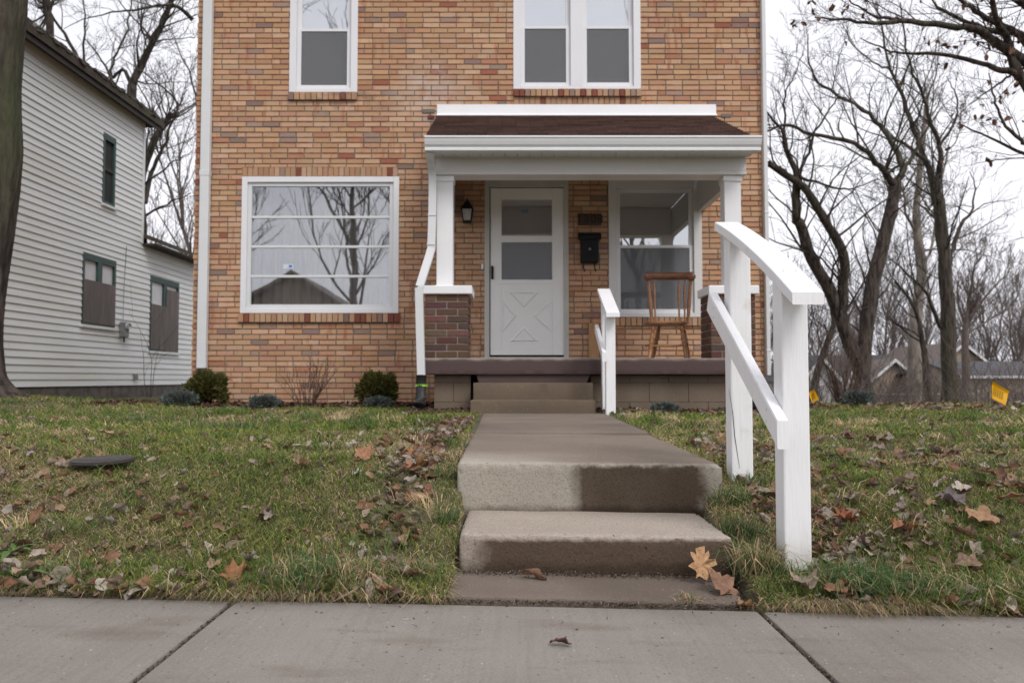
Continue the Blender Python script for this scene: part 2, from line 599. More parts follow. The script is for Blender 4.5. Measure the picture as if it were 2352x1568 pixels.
M['drape'] = simple('drape', (0.34, 0.30, 0.285), (0.22, 0.19, 0.18), 5, 0.9, 40, 0.1, (6, 6, 0.5))
M['shade'] = simple('window_shade', (0.33, 0.34, 0.31), (0.28, 0.29, 0.27), 4, 0.8, 40, 0)
M['black'] = simple('black_metal', (0.007, 0.007, 0.008), (0.011, 0.011, 0.012), 8, 0.5, 60, 0.2)
M['black'].node_tree.nodes['Principled BSDF'].inputs['Specular IOR Level'].default_value = 0.2
M['rubber'] = simple('black_pipe', (0.018, 0.018, 0.019), (0.03, 0.03, 0.03), 8, 0.6, 60, 0.2)
M['green_clamp'] = simple('green_band', (0.25, 0.55, 0.03), (0.2, 0.45, 0.03), 8, 0.5, 40, 0)
M['frost'] = simple('frosted_lamp_glass', (0.42, 0.42, 0.43), (0.34, 0.34, 0.35), 12, 0.35, 40, 0)
M['shingle'] = attr_mat('brown_shingle', False, 0.95, 0.4, 70, 0.4, 150)
M['plaque'] = simple('dark_wood_plaque', (0.085, 0.036, 0.022), (0.06, 0.026, 0.016), 14, 0.6, 50, 0.3, (0.2, 1, 1))
M['numeral'] = simple('numeral', (0.016, 0.008, 0.007), (0.02, 0.01, 0.008), 14, 0.5, 50, 0)
M['wood'] = simple('chair_wood', (0.33, 0.15, 0.06), (0.20, 0.082, 0.032), 9, 0.42, 40, 0.15, (1, 1, 6), 4, 0.35, 0.65, (0.27, 0.125, 0.055), 4)
M['wood_dark'] = simple('chair_crest_wood', (0.20, 0.07, 0.025), (0.09, 0.028, 0.012), 7, 0.38, 40, 0.15, (1, 5, 5))
M['raw_wood'] = simple('raw_board', (0.42, 0.24, 0.11), (0.34, 0.18, 0.08), 12, 0.7, 40, 0.2, (6, 6, 0.4))
M['walk'] = concrete('walk_concrete', (0.225, 0.185, 0.150), (0.18, 0.146, 0.120), (0.125, 0.098, 0.079), 0.6)
M['side'] = concrete('sidewalk_concrete', (0.290, 0.264, 0.236), (0.245, 0.220, 0.196), (0.175, 0.150, 0.128), 0.65, True)
M['apron'] = concrete('apron_concrete', (0.19, 0.155, 0.128), (0.14, 0.11, 0.09), (0.08, 0.06, 0.048), 0.7)
M['step_up'] = concrete('upper_step_concrete', (0.262, 0.216, 0.174), (0.215, 0.174, 0.140), (0.15, 0.118, 0.094), 0.5, False, stain_upper, 110)
M['step_lo'] = concrete('lower_step_concrete', (0.44, 0.385, 0.33), (0.37, 0.315, 0.265), (0.26, 0.215, 0.178), 0.45, False, stain_lower, 110)
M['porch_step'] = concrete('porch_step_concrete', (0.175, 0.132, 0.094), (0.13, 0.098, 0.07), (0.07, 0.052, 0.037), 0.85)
M['slab'] = concrete('porch_slab', (0.36, 0.32, 0.28), (0.30, 0.26, 0.22), (0.2, 0.17, 0.14), 0.4, False, stain_slab)
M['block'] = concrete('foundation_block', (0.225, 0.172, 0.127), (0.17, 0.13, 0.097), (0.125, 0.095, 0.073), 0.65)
M['dirt'] = simple('dirt', (0.065, 0.045, 0.032), (0.035, 0.024, 0.017), 14, 0.95, 60, 0.8, None, 5, 0.3, 0.7, None, 1, 0.02)
M['siding'] = simple('white_siding', (0.70, 0.72, 0.72), (0.63, 0.65, 0.65), 2.5, 0.6, 60, 0.12, (1, 0.3, 2.5), 5, 0.35, 0.7, (0.58, 0.585, 0.54), 0.7)
M['nroof'] = simple('mossy_roof', (0.085, 0.066, 0.05), (0.045, 0.035, 0.028), 9, 0.95, 40, 0.7, None, 5, 0.3, 0.7, (0.06, 0.065, 0.03), 3, 0.02)
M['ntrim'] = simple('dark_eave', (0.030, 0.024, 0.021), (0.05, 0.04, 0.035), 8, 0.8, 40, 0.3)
M['nstone'] = simple('neighbour_foundation', (0.13, 0.115, 0.10), (0.07, 0.06, 0.052), 6, 0.9, 40, 0.5)
M['green_frame'] = simple('green_frame', (0.022, 0.070, 0.062), (0.03, 0.05, 0.045), 8, 0.6, 40, 0.2)
M['ply'] = simple('weathered_plywood', (0.150, 0.128, 0.120), (0.10, 0.085, 0.08), 10, 0.85, 40, 0.3, (1, 1, 0.18), 6, 0.3, 0.7, (0.17, 0.14, 0.13), 3)
M['nglass'] = glass_mat('neighbour_glass', 0.25)
M['dark'] = simple('dark_interior', (0.02, 0.02, 0.021), (0.03, 0.03, 0.03), 4, 0.9, 40, 0)
M['grey_metal'] = simple('grey_metal', (0.22, 0.225, 0.23), (0.15, 0.155, 0.16), 8, 0.5, 40, 0.2)
M['bark'] = simple('bark', (0.082, 0.062, 0.050), (0.022, 0.016, 0.013), 13, 0.95, 22, 1.0, (1, 1, 0.2), 6, 0.40, 0.60, (0.05, 0.055, 0.025), 1.1, 0.05)
M['bark_pale'] = simple('pale_bark', (0.24, 0.205, 0.175), (0.12, 0.10, 0.085), 3.5, 0.9, 20, 0.5, (1, 1, 0.5))
M['bark_far'] = simple('far_bark', (0.135, 0.105, 0.094), (0.09, 0.07, 0.062), 4, 0.95, 20, 0)
M['twig'] = simple('shrub_twig', (0.11, 0.072, 0.052), (0.07, 0.045, 0.033), 14, 0.9, 40, 0)
M['grass'] = attr_mat('grass_blade', False, 0.7, 0.2, 12, 0, 60, 0.25)
M['leaf_o'] = attr_mat('fallen_leaf', True, 0.75, 0.42, 70, 0.3, 90, 0.12)
M['leaf_j'] = attr_mat('leaf_litter', False, 0.8, 0.35, 70, 0.2, 90, 0.1)
M['mulch'] = attr_mat('mulch_chip', False, 0.95, 0.35, 60, 0.3)
M['conifer'] = attr_mat('evergreen_leaf', False, 0.7, 0.3, 20, 0, 60, 0.15)
M['weed'] = attr_mat('weed_leaf', False, 0.6, 0.25, 40, 0.2, 60, 0.2)
M['flag'] = simple('yellow_flag', (0.80, 0.42, 0.0), (0.72, 0.35, 0.0), 9, 0.5, 40, 0.1)
M['ink'] = simple('flag_print', (0.16, 0.085, 0.0), (0.2, 0.1, 0.0), 9, 0.6, 40, 0)
M['wire'] = simple('wire', (0.16, 0.15, 0.14), (0.12, 0.11, 0.1), 9, 0.6, 40, 0)
M['lid'] = simple('weathered_lid', (0.062, 0.052, 0.048), (0.03, 0.025, 0.023), 16, 0.8, 50, 0.5, (0.25, 1, 1))
M['tan_wall'] = simple('tan_far_wall', (0.34, 0.275, 0.22), (0.29, 0.235, 0.19), 2, 0.8, 20, 0)
M['tan_wall2'] = simple('far_brown_wall', (0.30, 0.235, 0.185), (0.25, 0.20, 0.16), 2, 0.8, 20, 0)
M['far_roof'] = simple('far_grey_roof', (0.072, 0.070, 0.076), (0.052, 0.050, 0.055), 3, 0.9, 20, 0)
M['far_roof2'] = simple('far_brown_roof', (0.15, 0.12, 0.105), (0.11, 0.09, 0.08), 3, 0.9, 20, 0)
M['trim'] = simple('far_white_trim', (0.6, 0.6, 0.6), (0.52, 0.52, 0.52), 3, 0.6, 20, 0)
M['blue_car'] = simple('sticker_blue', (0.08, 0.18, 0.42), (0.1, 0.2, 0.45), 9, 0.5, 40, 0)
M['sticker'] = simple('sticker_white', (0.6, 0.66, 0.75), (0.55, 0.62, 0.7), 9, 0.5, 40, 0)


# ---------------------------------------------------------------- the ground
XW = -0.021


def sslope(x):
    return XW * np.clip(x, -8, 8)


_gy = np.array([-400, 2.30, 2.36, 2.62, 2.8, 3.0, 3.15, 3.3, 3.5, 3.8, 4.5, 9.9, 1000])
_gz = np.array([-0.03, -0.03, 0.005, 0.045, 0.10, 0.165, 0.21, 0.245, 0.275, 0.30, 0.315, 0.325, 0.325])


def gz(x, y):
    x = np.asarray(x, dtype=float); y = np.asarray(y, dtype=float)
    z = np.interp(y, _gy, _gz)
    z = z + sslope(x) * np.clip((5.5 - y) / 2.5, 0, 1)
    z = z + 0.012 * np.sin(x * 2.3 + 0.7) * np.sin(y * 1.9) * np.clip(y - 2.5, 0, 1)
    # slight rise at the neighbour's side, fall away behind on the right
    z = z + 0.15 * np.exp(-((x + 6.0) ** 2 + (y - 9.0) ** 2) / 1.3 ** 2)
    z = z - 0.07 * np.clip((-x - 3.2) / 2.5, 0, 1) * np.clip((y - 9.5) / 3, 0, 1)
    r = np.clip((x - 1.0) / 4.0, 0, 1)
    z = z - r * 0.042 * np.clip(y - 10.2, 0, 62)
    z = z - (1 - r) * 0.02 * np.clip(y - 20, 0, 70)
    return z


def build_ground():
    xs = np.unique(np.concatenate([[-.212, -.172, .732, .772], np.linspace(-420, -20, 14), np.linspace(-20, -6, 15), np.linspace(-6, 6, 121),
                                   np.linspace(6, 20, 15), np.linspace(20, 420, 14)]))
    ys = np.unique(np.concatenate([np.linspace(-420, -6, 12), np.linspace(-6, 2.2, 9), np.linspace(2.2, 5, 57),
                                   np.linspace(5, 11, 31), np.linspace(11, 30, 14), np.linspace(30, 620, 16)]))
    X, Y = np.meshgrid(xs, ys)
    Z = gz(X, Y)
    # dug out under the steps, the pad and the walk
    Z = np.where((X > -.175) & (X < .735) & (Y > 2.33) & (Y < 7.6), Z - .16, Z)
    V = np.stack([X, Y, Z], -1).reshape(-1, 3)
    nx, ny = len(xs), len(ys)
    i = np.arange((nx - 1) * (ny - 1))
    a = (i // (nx - 1)) * nx + i % (nx - 1)
    Fc = np.stack([a, a + 1, a + nx + 1, a + nx], -1)
    m, nt, nd, lk, pb = new_mat('lawn_ground')
    col = mixrgb(nd, lk, noise_fac(nd, lk, 1.3, 0.38, 0.66, 6), (0.078, 0.086, 0.030), (0.14, 0.112, 0.064))
    col = mixrgb(nd, lk, noise_fac(nd, lk, 9, 0.4, 0.7, 5, None, 5), col, (0.060, 0.043, 0.029))
    lk.new(col, pb.inputs['Base Color'])
    pb.inputs['Roughness'].default_value = 0.95
    bump(nd, lk, pb, noise_fac(nd, lk, 30, 0, 1), 0.8, 0.03)
    o = link_mesh('lawn', mesh_np('lawn', V, Fc, None, True), m)
    tag(o, 'short winter lawn of green and straw-coloured ground around the brick house', None, None, 'structure')
    return o


build_ground()


def rounded_slab(x0, x1, y0, y1, z0, z1, r=0.012, n=(24, 12, 4), amp=0.004, sl=0.0, seed=0.0, taper=None):
    """concrete block with worn round edges; sl tilts it along x; taper=(dx0, dx1) moves the far side"""
    bm = bmesh.new()
    bmesh.ops.create_cube(bm, size=2)
    h = Vector(((x1 - x0) / 2, (y1 - y0) / 2, (z1 - z0) / 2))
    c = Vector(((x1 + x0) / 2, (y1 + y0) / 2, (z1 + z0) / 2))
    for ax, k in ((0, n[0]), (1, n[1]), (2, n[2])):
        es = [e for e in bm.edges if abs((e.verts[0].co - e.verts[1].co)[ax]) > 1.9 and
              all(abs((e.verts[0].co - e.verts[1].co)[j]) < 1e-4 for j in range(3) if j != ax)]
        bmesh.ops.subdivide_edges(bm, edges=es, cuts=k - 1, use_grid_fill=True)
    for v in bm.verts:
        p = Vector((v.co.x * h.x, v.co.y * h.y, v.co.z * h.z))
        # pull the outermost cells in so that the rounding has points to work with
        for j in range(3):
            cell = 2 * h[j] / n[j]
            if h[j] - abs(p[j]) > 1e-6 and h[j] - abs(p[j]) < cell * 1.01:
                p[j] = math.copysign(h[j] - min(r, cell), p[j])
        w = p + c
        nn = .5 * mnoise.noise(Vector((w.x * 5 + seed, w.y * 5, w.z * 5)))
        ch = mnoise.noise(Vector((w.x * 19 + seed, w.y * 19, w.z * 19))) + .8 * mnoise.noise(Vector((w.x * 55, w.y * 55 + seed, w.z * 55)))
        q = Vector([max(-(h[j] - r), min(h[j] - r, p[j])) for j in range(3)])
        d = p - q
        k = sum(1 for j in range(3) if abs(d[j]) > 1e-6)
        if d.length > 1e-6:
            rr = r * (1.0 if k == 1 else 1.0)
            dn = d.normalized()
            p = q + dn * (rr + amp * (nn * .5 if k == 1 else .35 * nn - 1.5 * max(0.0, ch - .1) + .25 * ch))
        w = p + c
        if taper:
            t = (w.y - y0) / (y1 - y0)
            u = (w.x - x0) / (x1 - x0)
            w.x += t * (taper[0] * (1 - u) + taper[1] * u)
        w.z += sl * w.x
        v.co = w
    bm.normal_update()
    return bm


def slab_obj(name, mat, parent, *a, **k):
    mb = MB()
    mb.bm(rounded_slab(*a, **k), None, True)
    o = mb.build(name, mat, parent)
    o.data.set_sharp_from_angle(angle=math.radians(32))
    return o


# sidewalk: a dirt bed that shows in the joints, slabs on it
sw = MB().hexa([Vector((x, y, XW * x + z)) for z in (-0.14, -0.016) for x, y in ((-8, 0.78), (8, 0.78), (8, 2.36), (-8, 2.36))])
SIDE = sw.build('sidewalk', M['dirt'], None)
tag(SIDE, 'grey concrete sidewalk in front of the lawn', None, None, 'structure')
jx = [-7.0, -5.45, -3.90, -2.35, -0.805, 0.72, 2.26, 3.8, 5.35, 6.9]
for a, b in zip(jx[:-1], jx[1:]):
    mid = (a + b) / 2
    slab_obj('slab', M['side'], SIDE, a + 0.007, b - 0.007, 0.82, 2.345, -0.10, 0.0 + random.uniform(-0.003, 0.003), r=0.010,
             n=(30, 24, 3), amp=0.0018, sl=XW, seed=mid)

# walk from the steps to the porch
W0, W1 = -0.205, 0.815
WALK = MB().hexa([Vector((x, y, z)) for z in (0.15, 0.295) for x, y in ((-0.19, 3.2), (0.80, 3.2), (0.86, 7.55), (-0.26, 7.55))]).build('walkway', M['dirt'])
tag(WALK, 'narrow concrete walk from the front steps to the porch', None, None, 'structure')


def walk_slab(y0, y1, z, mat, th=0.16, r=0.012, seed=0):
    def xl(y): return -0.205 - 0.065 * (y - 3.157) / 4.35
    def xr(y): return 0.815 + 0.065 * (y - 3.157) / 4.35
    return slab_obj('slab', mat, WALK, xl(y0), xr(y0), y0, y1, z - th, z, r=r, n=(30, 20, 3), amp=0.003, sl=0.0,
                    seed=seed, taper=(xl(y1) - xl(y0), xr(y1) - xr(y0)))


walk_slab(4.905, 6.60, 0.330, M['walk'], seed=2)
walk_slab(6.62, 7.52, 0.333, M['walk'], seed=3)

# front steps down to the sidewalk
STEPS = E('front_steps', (0.3, 2.7, 0.0), 'two worn concrete steps rising from the sidewalk to the walk', 'steps')
slab_obj('step', M['step_up'], STEPS, -0.215, 0.83, 3.155, 4.865, 0.02, 0.325, r=0.013, n=(110, 44, 26), amp=0.011, sl=-0.010, seed=5, taper=(-.02, .02))
slab_obj('step', M['step_lo'], STEPS, -0.175, 0.735, 2.675, 3.20, -0.06, 0.140, r=0.014, n=(100, 32, 18), amp=0.010, sl=-0.015, seed=9)
ap = slab_obj('apron', M['apron'], None, -0.22, 0.69, 2.372, 2.69, -0.08, 0.016, r=0.008, n=(40, 14, 3), amp=0.005, sl=XW, seed=12)
tag(ap, 'low dirty concrete pad between the sidewalk and the lower step', None, None, 'structure')

# porch steps
PST = E('porch_steps', (0.2, 7.5, 0.33), 'pair of tan concrete steps up to the porch slab', 'steps')
xa, xb, _, _ = RECT(1080, 920, 1368, 948, 7.5)
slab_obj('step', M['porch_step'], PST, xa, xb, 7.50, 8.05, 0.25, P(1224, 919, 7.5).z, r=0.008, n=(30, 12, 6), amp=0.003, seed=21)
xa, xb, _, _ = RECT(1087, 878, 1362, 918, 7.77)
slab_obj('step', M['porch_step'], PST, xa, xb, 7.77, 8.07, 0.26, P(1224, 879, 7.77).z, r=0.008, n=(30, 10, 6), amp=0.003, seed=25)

# ---------------------------------------------------------------- the brick house
YW = 9.94
HX0, HX1, HZ0, HZ1 = -4.005, 3.165, 0.20, 6.35
HOUSE = E('brick_house', ((HX0 + HX1) / 2, YW, 0.3), 'two-storey tan brick house with white windows and a small front porch', 'house')

w1 = RECT(666, -75, 822, 213, YW)
w2 = RECT(1179, -75, 1471, 206, YW)
wp = RECT(554, 406, 916, 719, YW)
wd = RECT(1113, 405, 1306, 820, YW)
wr = RECT(1398, 408, 1612, 728, YW)
s1 = RECT(663, 213, 821, 231, YW)
s2 = RECT(1180, 206, 1473, 222.5, YW)
s2b = RECT(1180, 223, 1473, 240, YW)
sp_ = RECT(548, 720, 918, 740, YW)
sr = RECT(1398, 729, 1614, 748, YW)
lp = RECT(556, 384, 914, 405, YW)
openings = [w1, w2, wp, (wd[0], wd[1], 0.866, wd[3]), wr]
bands = [s1, s2, s2b, sp_, sr, lp]

# wall core with openings
xs = sorted({HX0 + 0.01, HX1 - 0.01, *[v for o in openings for v in o[:2]]})
zs = sorted({HZ0, HZ1, *[v for o in openings for v in o[2:]]})
mb = MB()
for i in range(len(xs) - 1):
    for j in range(len(zs) - 1):
        cx, cz = (xs[i] + xs[i + 1]) / 2, (zs[j] + zs[j + 1]) / 2
        if any(o[0] < cx < o[1] and o[2] < cz < o[3] for o in openings):
            continue
        mb.box(xs[i], xs[i + 1], YW + 0.010, YW + 0.24, zs[j], zs[j + 1])
WALL = mb.build('wall', M['mortar'], HOUSE)
mb = MB()
mb.box(HX0 + 0.012, HX0 + 0.25, YW + 0.241, YW + 7.2, HZ0, HZ1)
mb.box(HX1 - 0.25, HX1 - 0.012, YW + 0.241, YW + 7.2, HZ0, HZ1)
mb.box(HX0 + 0.251, HX1 - 0.251, YW + 6.9, YW + 7.19, HZ0, HZ1)
bt_m, nt, nd, lk, pb = new_mat('side_brickwork')
bt = N(nd, 'ShaderNodeTexBrick')
bt.inputs['Color1'].default_value = (0.50, 0.28, 0.12, 1); bt.inputs['Color2'].default_value = (0.40, 0.21, 0.09, 1)
bt.inputs['Mortar'].default_value = (0.2, 0.17, 0.14, 1); bt.inputs['Scale'].default_value = 1.0
bt.inputs['Brick Width'].default_value = 0.213; bt.inputs['Row Height'].default_value = 0.0673; bt.inputs['Mortar Size'].default_value = 0.005
g = N(nd, 'ShaderNodeNewGeometry'); spx = N(nd, 'ShaderNodeSeparateXYZ'); cb = N(nd, 'ShaderNodeCombineXYZ')
lk.new(g.outputs['Position'], spx.inputs[0])
ad = N(nd, 'ShaderNodeMath', operation='ADD'); lk.new(spx.outputs[0], ad.inputs[0]); lk.new(spx.outputs[1], ad.inputs[1])
lk.new(ad.outputs[0], cb.inputs[0]); lk.new(spx.outputs[2], cb.inputs[1]); lk.new(cb.outputs[0], bt.inputs['Vector'])
lk.new(bt.outputs['Color'], pb.inputs['Base Color']); pb.inputs['Roughness'].default_value = 0.85
mb.build('side_walls', bt_m, HOUSE)
mb = MB().prism([(YW - 0.3, 6.36), (YW + 7.5, 6.36), (YW + 3.6, 8.6)], 'x', HX0 - 0.3, HX1 + 0.3)
mb.build('roof', M['shingle'], HOUSE)

CH, BL, JT = 0.0673, 0.2125, 0.0128
PAL = [((0.530, 0.335, 0.190), 50), ((0.570, 0.380, 0.235), 30), ((0.485, 0.292, 0.160), 22), ((0.47, 0.275, 0.175), 8),
       ((0.44, 0.225, 0.125), 4), ((0.27, 0.195, 0.155), 3), ((0.36, 0.26, 0.195), 5), ((0.34, 0.125, 0.075), 1)]


def brick_colour(r, red=0):
    tot = sum(w for _, w in PAL) + red
    t = r.random() * tot
    for c, w in PAL:
        t -= w
        if t < 0:
            break
    else:
        c = (0.26, 0.085, 0.052)
    k = r.uniform(0.90, 1.1)
    return tuple(min(0.72, v * k * t * r.uniform(0.97, 1.03)) for v, t in zip(c, (1.01, 1.01, 1.09)))


def subtract(rects, o):
    out = []
    for a0, a1, b0, b1 in rects:
        if o[1] <= a0 or o[0] >= a1 or o[3] <= b0 or o[2] >= b1:
            out.append((a0, a1, b0, b1)); continue
        if o[0] > a0: out.append((a0, o[0], b0, b1))
        if o[1] < a1: out.append((o[1], a1, b0, b1))
        m0, m1 = max(a0, o[0]), min(a1, o[1])
        if o[2] > b0: out.append((m0, m1, b0, o[2]))
        if o[3] < b1: out.append((m0, m1, o[3], b1))
    return [q for q in out if q[1] - q[0] > 0.02 and q[3] - q[2] > 0.012]


rb = random.Random(3)
full, cut = [], []
row, z = 0, HZ0 + 0.01
while z < HZ1 - 0.03:
    x = HX0 - (BL / 2 if row % 2 else 0.0) + rb.uniform(-0.006, 0.006)
    while x < HX1:
        L = BL if rb.random() > 0.10 else BL / 2
        a0, a1 = max(x + JT / 2, HX0), min(x + L - JT / 2, HX1)
        x += L
        if a1 - a0 < 0.03:
            continue
        r0 = (a0, a1, z, z + CH - JT)
        rs = [r0]
        for o in openings + bands:
            rs = subtract(rs, o)
        if len(rs) == 1 and rs[0] == r0 and abs(L - BL) < 1e-6 and a1 - a0 > BL - JT - 0.001:
            full.append(r0)
        else:
            cut.extend(rs)
    z += CH
    row += 1


def shows(r):
    cx, cz = (r[0] + r[1]) / 2, (r[2] + r[3]) / 2
    return -3.75 < cx < -1.05 and 0.75 < cz < 3.9


vis = sorted([r for r in full if shows(r)], key=lambda r: (r[0] ** 2 + (r[2] - CZ) ** 2))
single = set(vis[:300])
WLOC = world_loc(WALL)
bl, bh = BL - JT, CH - JT


def brick_mesh(name, lx, lz, depth=0.03):
    b = MB()
    b.box(-lx / 2, lx / 2, 0, depth, -lz / 2, lz / 2)
    me = b.mesh(name)
    me.materials.append(M['brick'])
    return me


bme = [brick_mesh('brick', bl * k, bh) for k in (1.0, 0.99, 0.975)]
for r in vis[:300]:
    o = bpy.data.objects.new('brick', rb.choice(bme))
    COL.objects.link(o)
    o.parent = WALL
    o.location = Vector(((r[0] + r[1]) / 2, YW + rb.uniform(-0.002, 0.002), (r[2] + r[3]) / 2 + rb.uniform(-0.001, 0.001))) - WLOC
    o.rotation_euler = (rb.uniform(-.02, .02), rb.uniform(-.006, .006), rb.uniform(-.006, .006))
    c = brick_colour(rb)
    o.color = (*c, rb.random() ** 0.45)


def brick_field(name, rects, parent, yf=YW, red=0, mat=None, **kw):
    b = MB()
    alphas = []
    for r in rects:
        dy = rb.uniform(-0.002, 0.002)
        b.col = brick_colour(rb, red)
        b.box(r[0], r[1], yf + dy, yf + 0.03, r[2], r[3])
        alphas.extend([rb.random() ** 0.45] * 8)
    o = b.build(name, mat or M['brick_j'], parent, **kw)
    ca = o.data.color_attributes['col']
    arr = np.zeros(len(ca.data) * 4, dtype=np.float32)
    ca.data.foreach_get('color', arr)
    arr = arr.reshape(-1, 4); arr[:, 3] = alphas
    ca.data.foreach_set('color', arr.ravel())
    return o


brick_field('brickwork', [r for r in full if r not in single] + cut, WALL, kind='stuff')


def upright_bricks(band, n, name, parent, proud, reds, lean=0.0):
    wv = (band[1] - band[0]) / n
    h = band[3] - band[2]
    me = brick_mesh(name, wv - 0.010, h - 0.004, 0.05 + proud)
    for i in range(n):
        o = bpy.data.objects.new(name, me)
        COL.objects.link(o)
        o.parent = parent
        o.location = Vector((band[0] + wv * (i + 0.5), YW - proud + rb.uniform(-0.003, 0.003), (band[2] + band[3]) / 2)) - world_loc(parent)
        o.rotation_euler = (lean, 0, rb.uniform(-.03, .03))
        c = brick_colour(rb, reds)
        o.color = (*[v * 0.86 for v in c], 0.2)


upright_bricks(s1, 12, 'sill_brick', WALL, 0.035, 42)
upright_bricks(s2, 23, 'sill_brick', WALL, 0.035, 42)
upright_bricks(s2b, 24, 'header_brick', WALL, 0.0, 30)
upright_bricks(sp_, 29, 'sill_brick', WALL, 0.035, 42)
upright_bricks(sr, 17, 'sill_brick', WALL, 0.03, 20)
upright_bricks(lp, 29, 'lintel_brick', WALL, 0.0, 30)


def bars(mb, r, w, y0, y1, wt=None, wb=None):
    """rectangular frame made of four butted bars"""
    x0, x1, z0, z1 = r
    wt, wb = wt or w, wb or w
    mb.bevbox(x0, x0 + w, y0, y1, z0, z1, 0.003)
    mb.bevbox(x1 - w, x1, y0, y1, z0, z1, 0.003)
    mb.bevbox(x0 + w + .0005, x1 - w - .0005, y0, y1, z1 - wt, z1, 0.003)
    mb.bevbox(x0 + w + .0005, x1 - w - .0005, y0, y1, z0, z0 + wb, 0.003)


def pane(parent, r, y, mat, name='pane'):
    return MB().box(r[0], r[1], y, y + 0.004, r[2], r[3]).build(name, mat, parent)


def slat_blind(parent, r, y, mat, sp=0.026, tilt=0.6):
    b = MB()
    z = r[2] + 0.01
    while z < r[3]:
        h = sp * 0.62
        b.add([(r[0], y - h * 0.35, z + h), (r[1], y - h * 0.35, z + h), (r[1], y + h * 0.3, z - h), (r[0], y + h * 0.3, z - h)], [(0, 1, 2, 3)])
        z += sp
    return b.build('blind', mat, parent)


def double_hung(casing, r, zmid, glass_u, y=YW + 0.03, fw=0.055, screen=True, blind=True, up_blind='blind_up', low_blind='blind'):
    """two sashes, panes, screen and blinds inside opening r of a casing"""
    x0, x1, z0, z1 = r
    up = MB(); bars(up, (x0, x1, zmid - 0.02, z1), fw, y + 0.020, y + 0.055, fw, 0.045)
    us = up.build('sash', M['vinyl'], casing)
    lo = MB(); bars(lo, (x0, x1, z0, zmid + 0.02), fw, y - 0.005, y + 0.0195, 0.035, fw)
    ls = lo.build('sash', M['vinyl'], casing)
    ru = (x0 + fw - .004, x1 - fw + .004, zmid + 0.02, z1 - fw + .004)
    rl = (x0 + fw - .004, x1 - fw + .004, z0 + fw - .004, zmid - 0.012)
    pane(casing, ru, y + 0.035, M[glass_u])
    pane(casing, rl, y + 0.010, M['glass_dusty'] if screen else M['glass'])
    if screen:
        pane(casing, rl, y + 0.002, M['screen'], 'screen')
    if blind:
        slat_blind(casing, ru, y + 0.075, M[up_blind], 0.034)
        slat_blind(casing, rl, y + 0.06, M[low_blind], 0.034)


# upper left window
def casing_obj(r, w, y0=YW - 0.012, y1=YW + 0.10, mat='vinyl', wt=None, wb=None):
    b = MB(); bars(b, r, w, y0, y1, wt, wb)
    return b.build('window', M[mat], HOUSE)


c1 = casing_obj(w1, 0.085, wb=0.05)
double_hung(c1, (w1[0] + .0855, w1[1] - .0855, w1[2] + .0505, w1[3] - .0855), P(740, 68, YW).z, 'glass_up')
c2 = casing_obj(w2, 0.09, wb=0.045)
xm0, xm1 = P(1318, 100, YW).x - .008, P(1332, 100, YW).x
MB().bevbox(xm0 - .035, xm1 + .035, YW - 0.010, YW + 0.10, w2[2] + .0455, w2[3] - .0905, 0.003).build('mullion', M['vinyl'], c2)
double_hung(c2, (w2[0] + .0905, xm0 - .0355, w2[2] + .0455, w2[3] - .0905), P(1250, 62, YW).z, 'glass_up')
double_hung(c2, (xm1 + .0355, w2[1] - .0905, w2[2] + .0455, w2[3] - .0905), P(1400, 62, YW).z, 'glass_up')

# picture window: storm frame, four lights
cp = casing_obj(wp, 0.07, wb=0.06)
ri = (wp[0] + .0705, wp[1] - .0705, wp[2] + .0605, wp[3] - .0705)
b = MB(); bars(b, ri, 0.05, YW + 0.012, YW + 0.05)
b.build('sash', M['alu'], cp)
gr = (ri[0] + .046, ri[1] - .046, ri[2] + .046, ri[3] - .046)
zz = [gr[2]] + [P(740, y, YW).z for y in (634, 566, 498)] + [gr[3]]
for k in range(4):
    pane(cp, (gr[0], gr[1], zz[k] + (0.014 if k else 0), zz[k + 1] - (0.014 if k < 3 else 0)), YW + 0.034, M['glass'])
for k in (1, 2, 3):
    MB().bevbox(gr[0] + .004, gr[1] - .004, YW + 0.018, YW + 0.048, zz[k] - 0.016, zz[k] + 0.016, 0.004).build('muntin', M['alu'], cp)
b = MB(); n = 140
vs, fs = [], []
for i in range(n + 1):
    t = i / n
    x = gr[0] - 0.1 + (gr[1] - gr[0] + 0.2) * t
    yy = YW + 0.20 + 0.022 * math.sin(t * 95) + 0.012 * math.sin(t * 41 + 1)
    vs += [(x, yy, gr[2] - 0.1), (x, yy, gr[3] + 0.1)]
for i in range(n):
    fs.append((2 * i, 2 * i + 2, 2 * i + 3, 2 * i + 1))
b.add(vs, fs, None, True); b.build('drape', M['drape'], cp)
st = RECT(649, 606, 673, 616, YW)
MB().box(st[0], st[1], YW + 0.0295, YW + 0.0325, st[2], st[3]).build('sticker', M['sticker'], cp)
MB().box(st[0] + .07, st[1] - .02, YW + 0.0275, YW + 0.0293, st[2] + .015, st[3] - .01).build('sticker_print', M['blue_car'], cp)

# porch window
cr_ = casing_obj(wr, 0.10, mat='beam', wt=0.13, wb=0.05)
rr = (wr[0] + .1005, wr[1] - .1005, wr[2] + .0505, wr[3] - .1305)
double_hung(cr_, rr, P(1500, 566, YW).z, 'glass_door', fw=0.05, up_blind='shade', low_blind='blind')

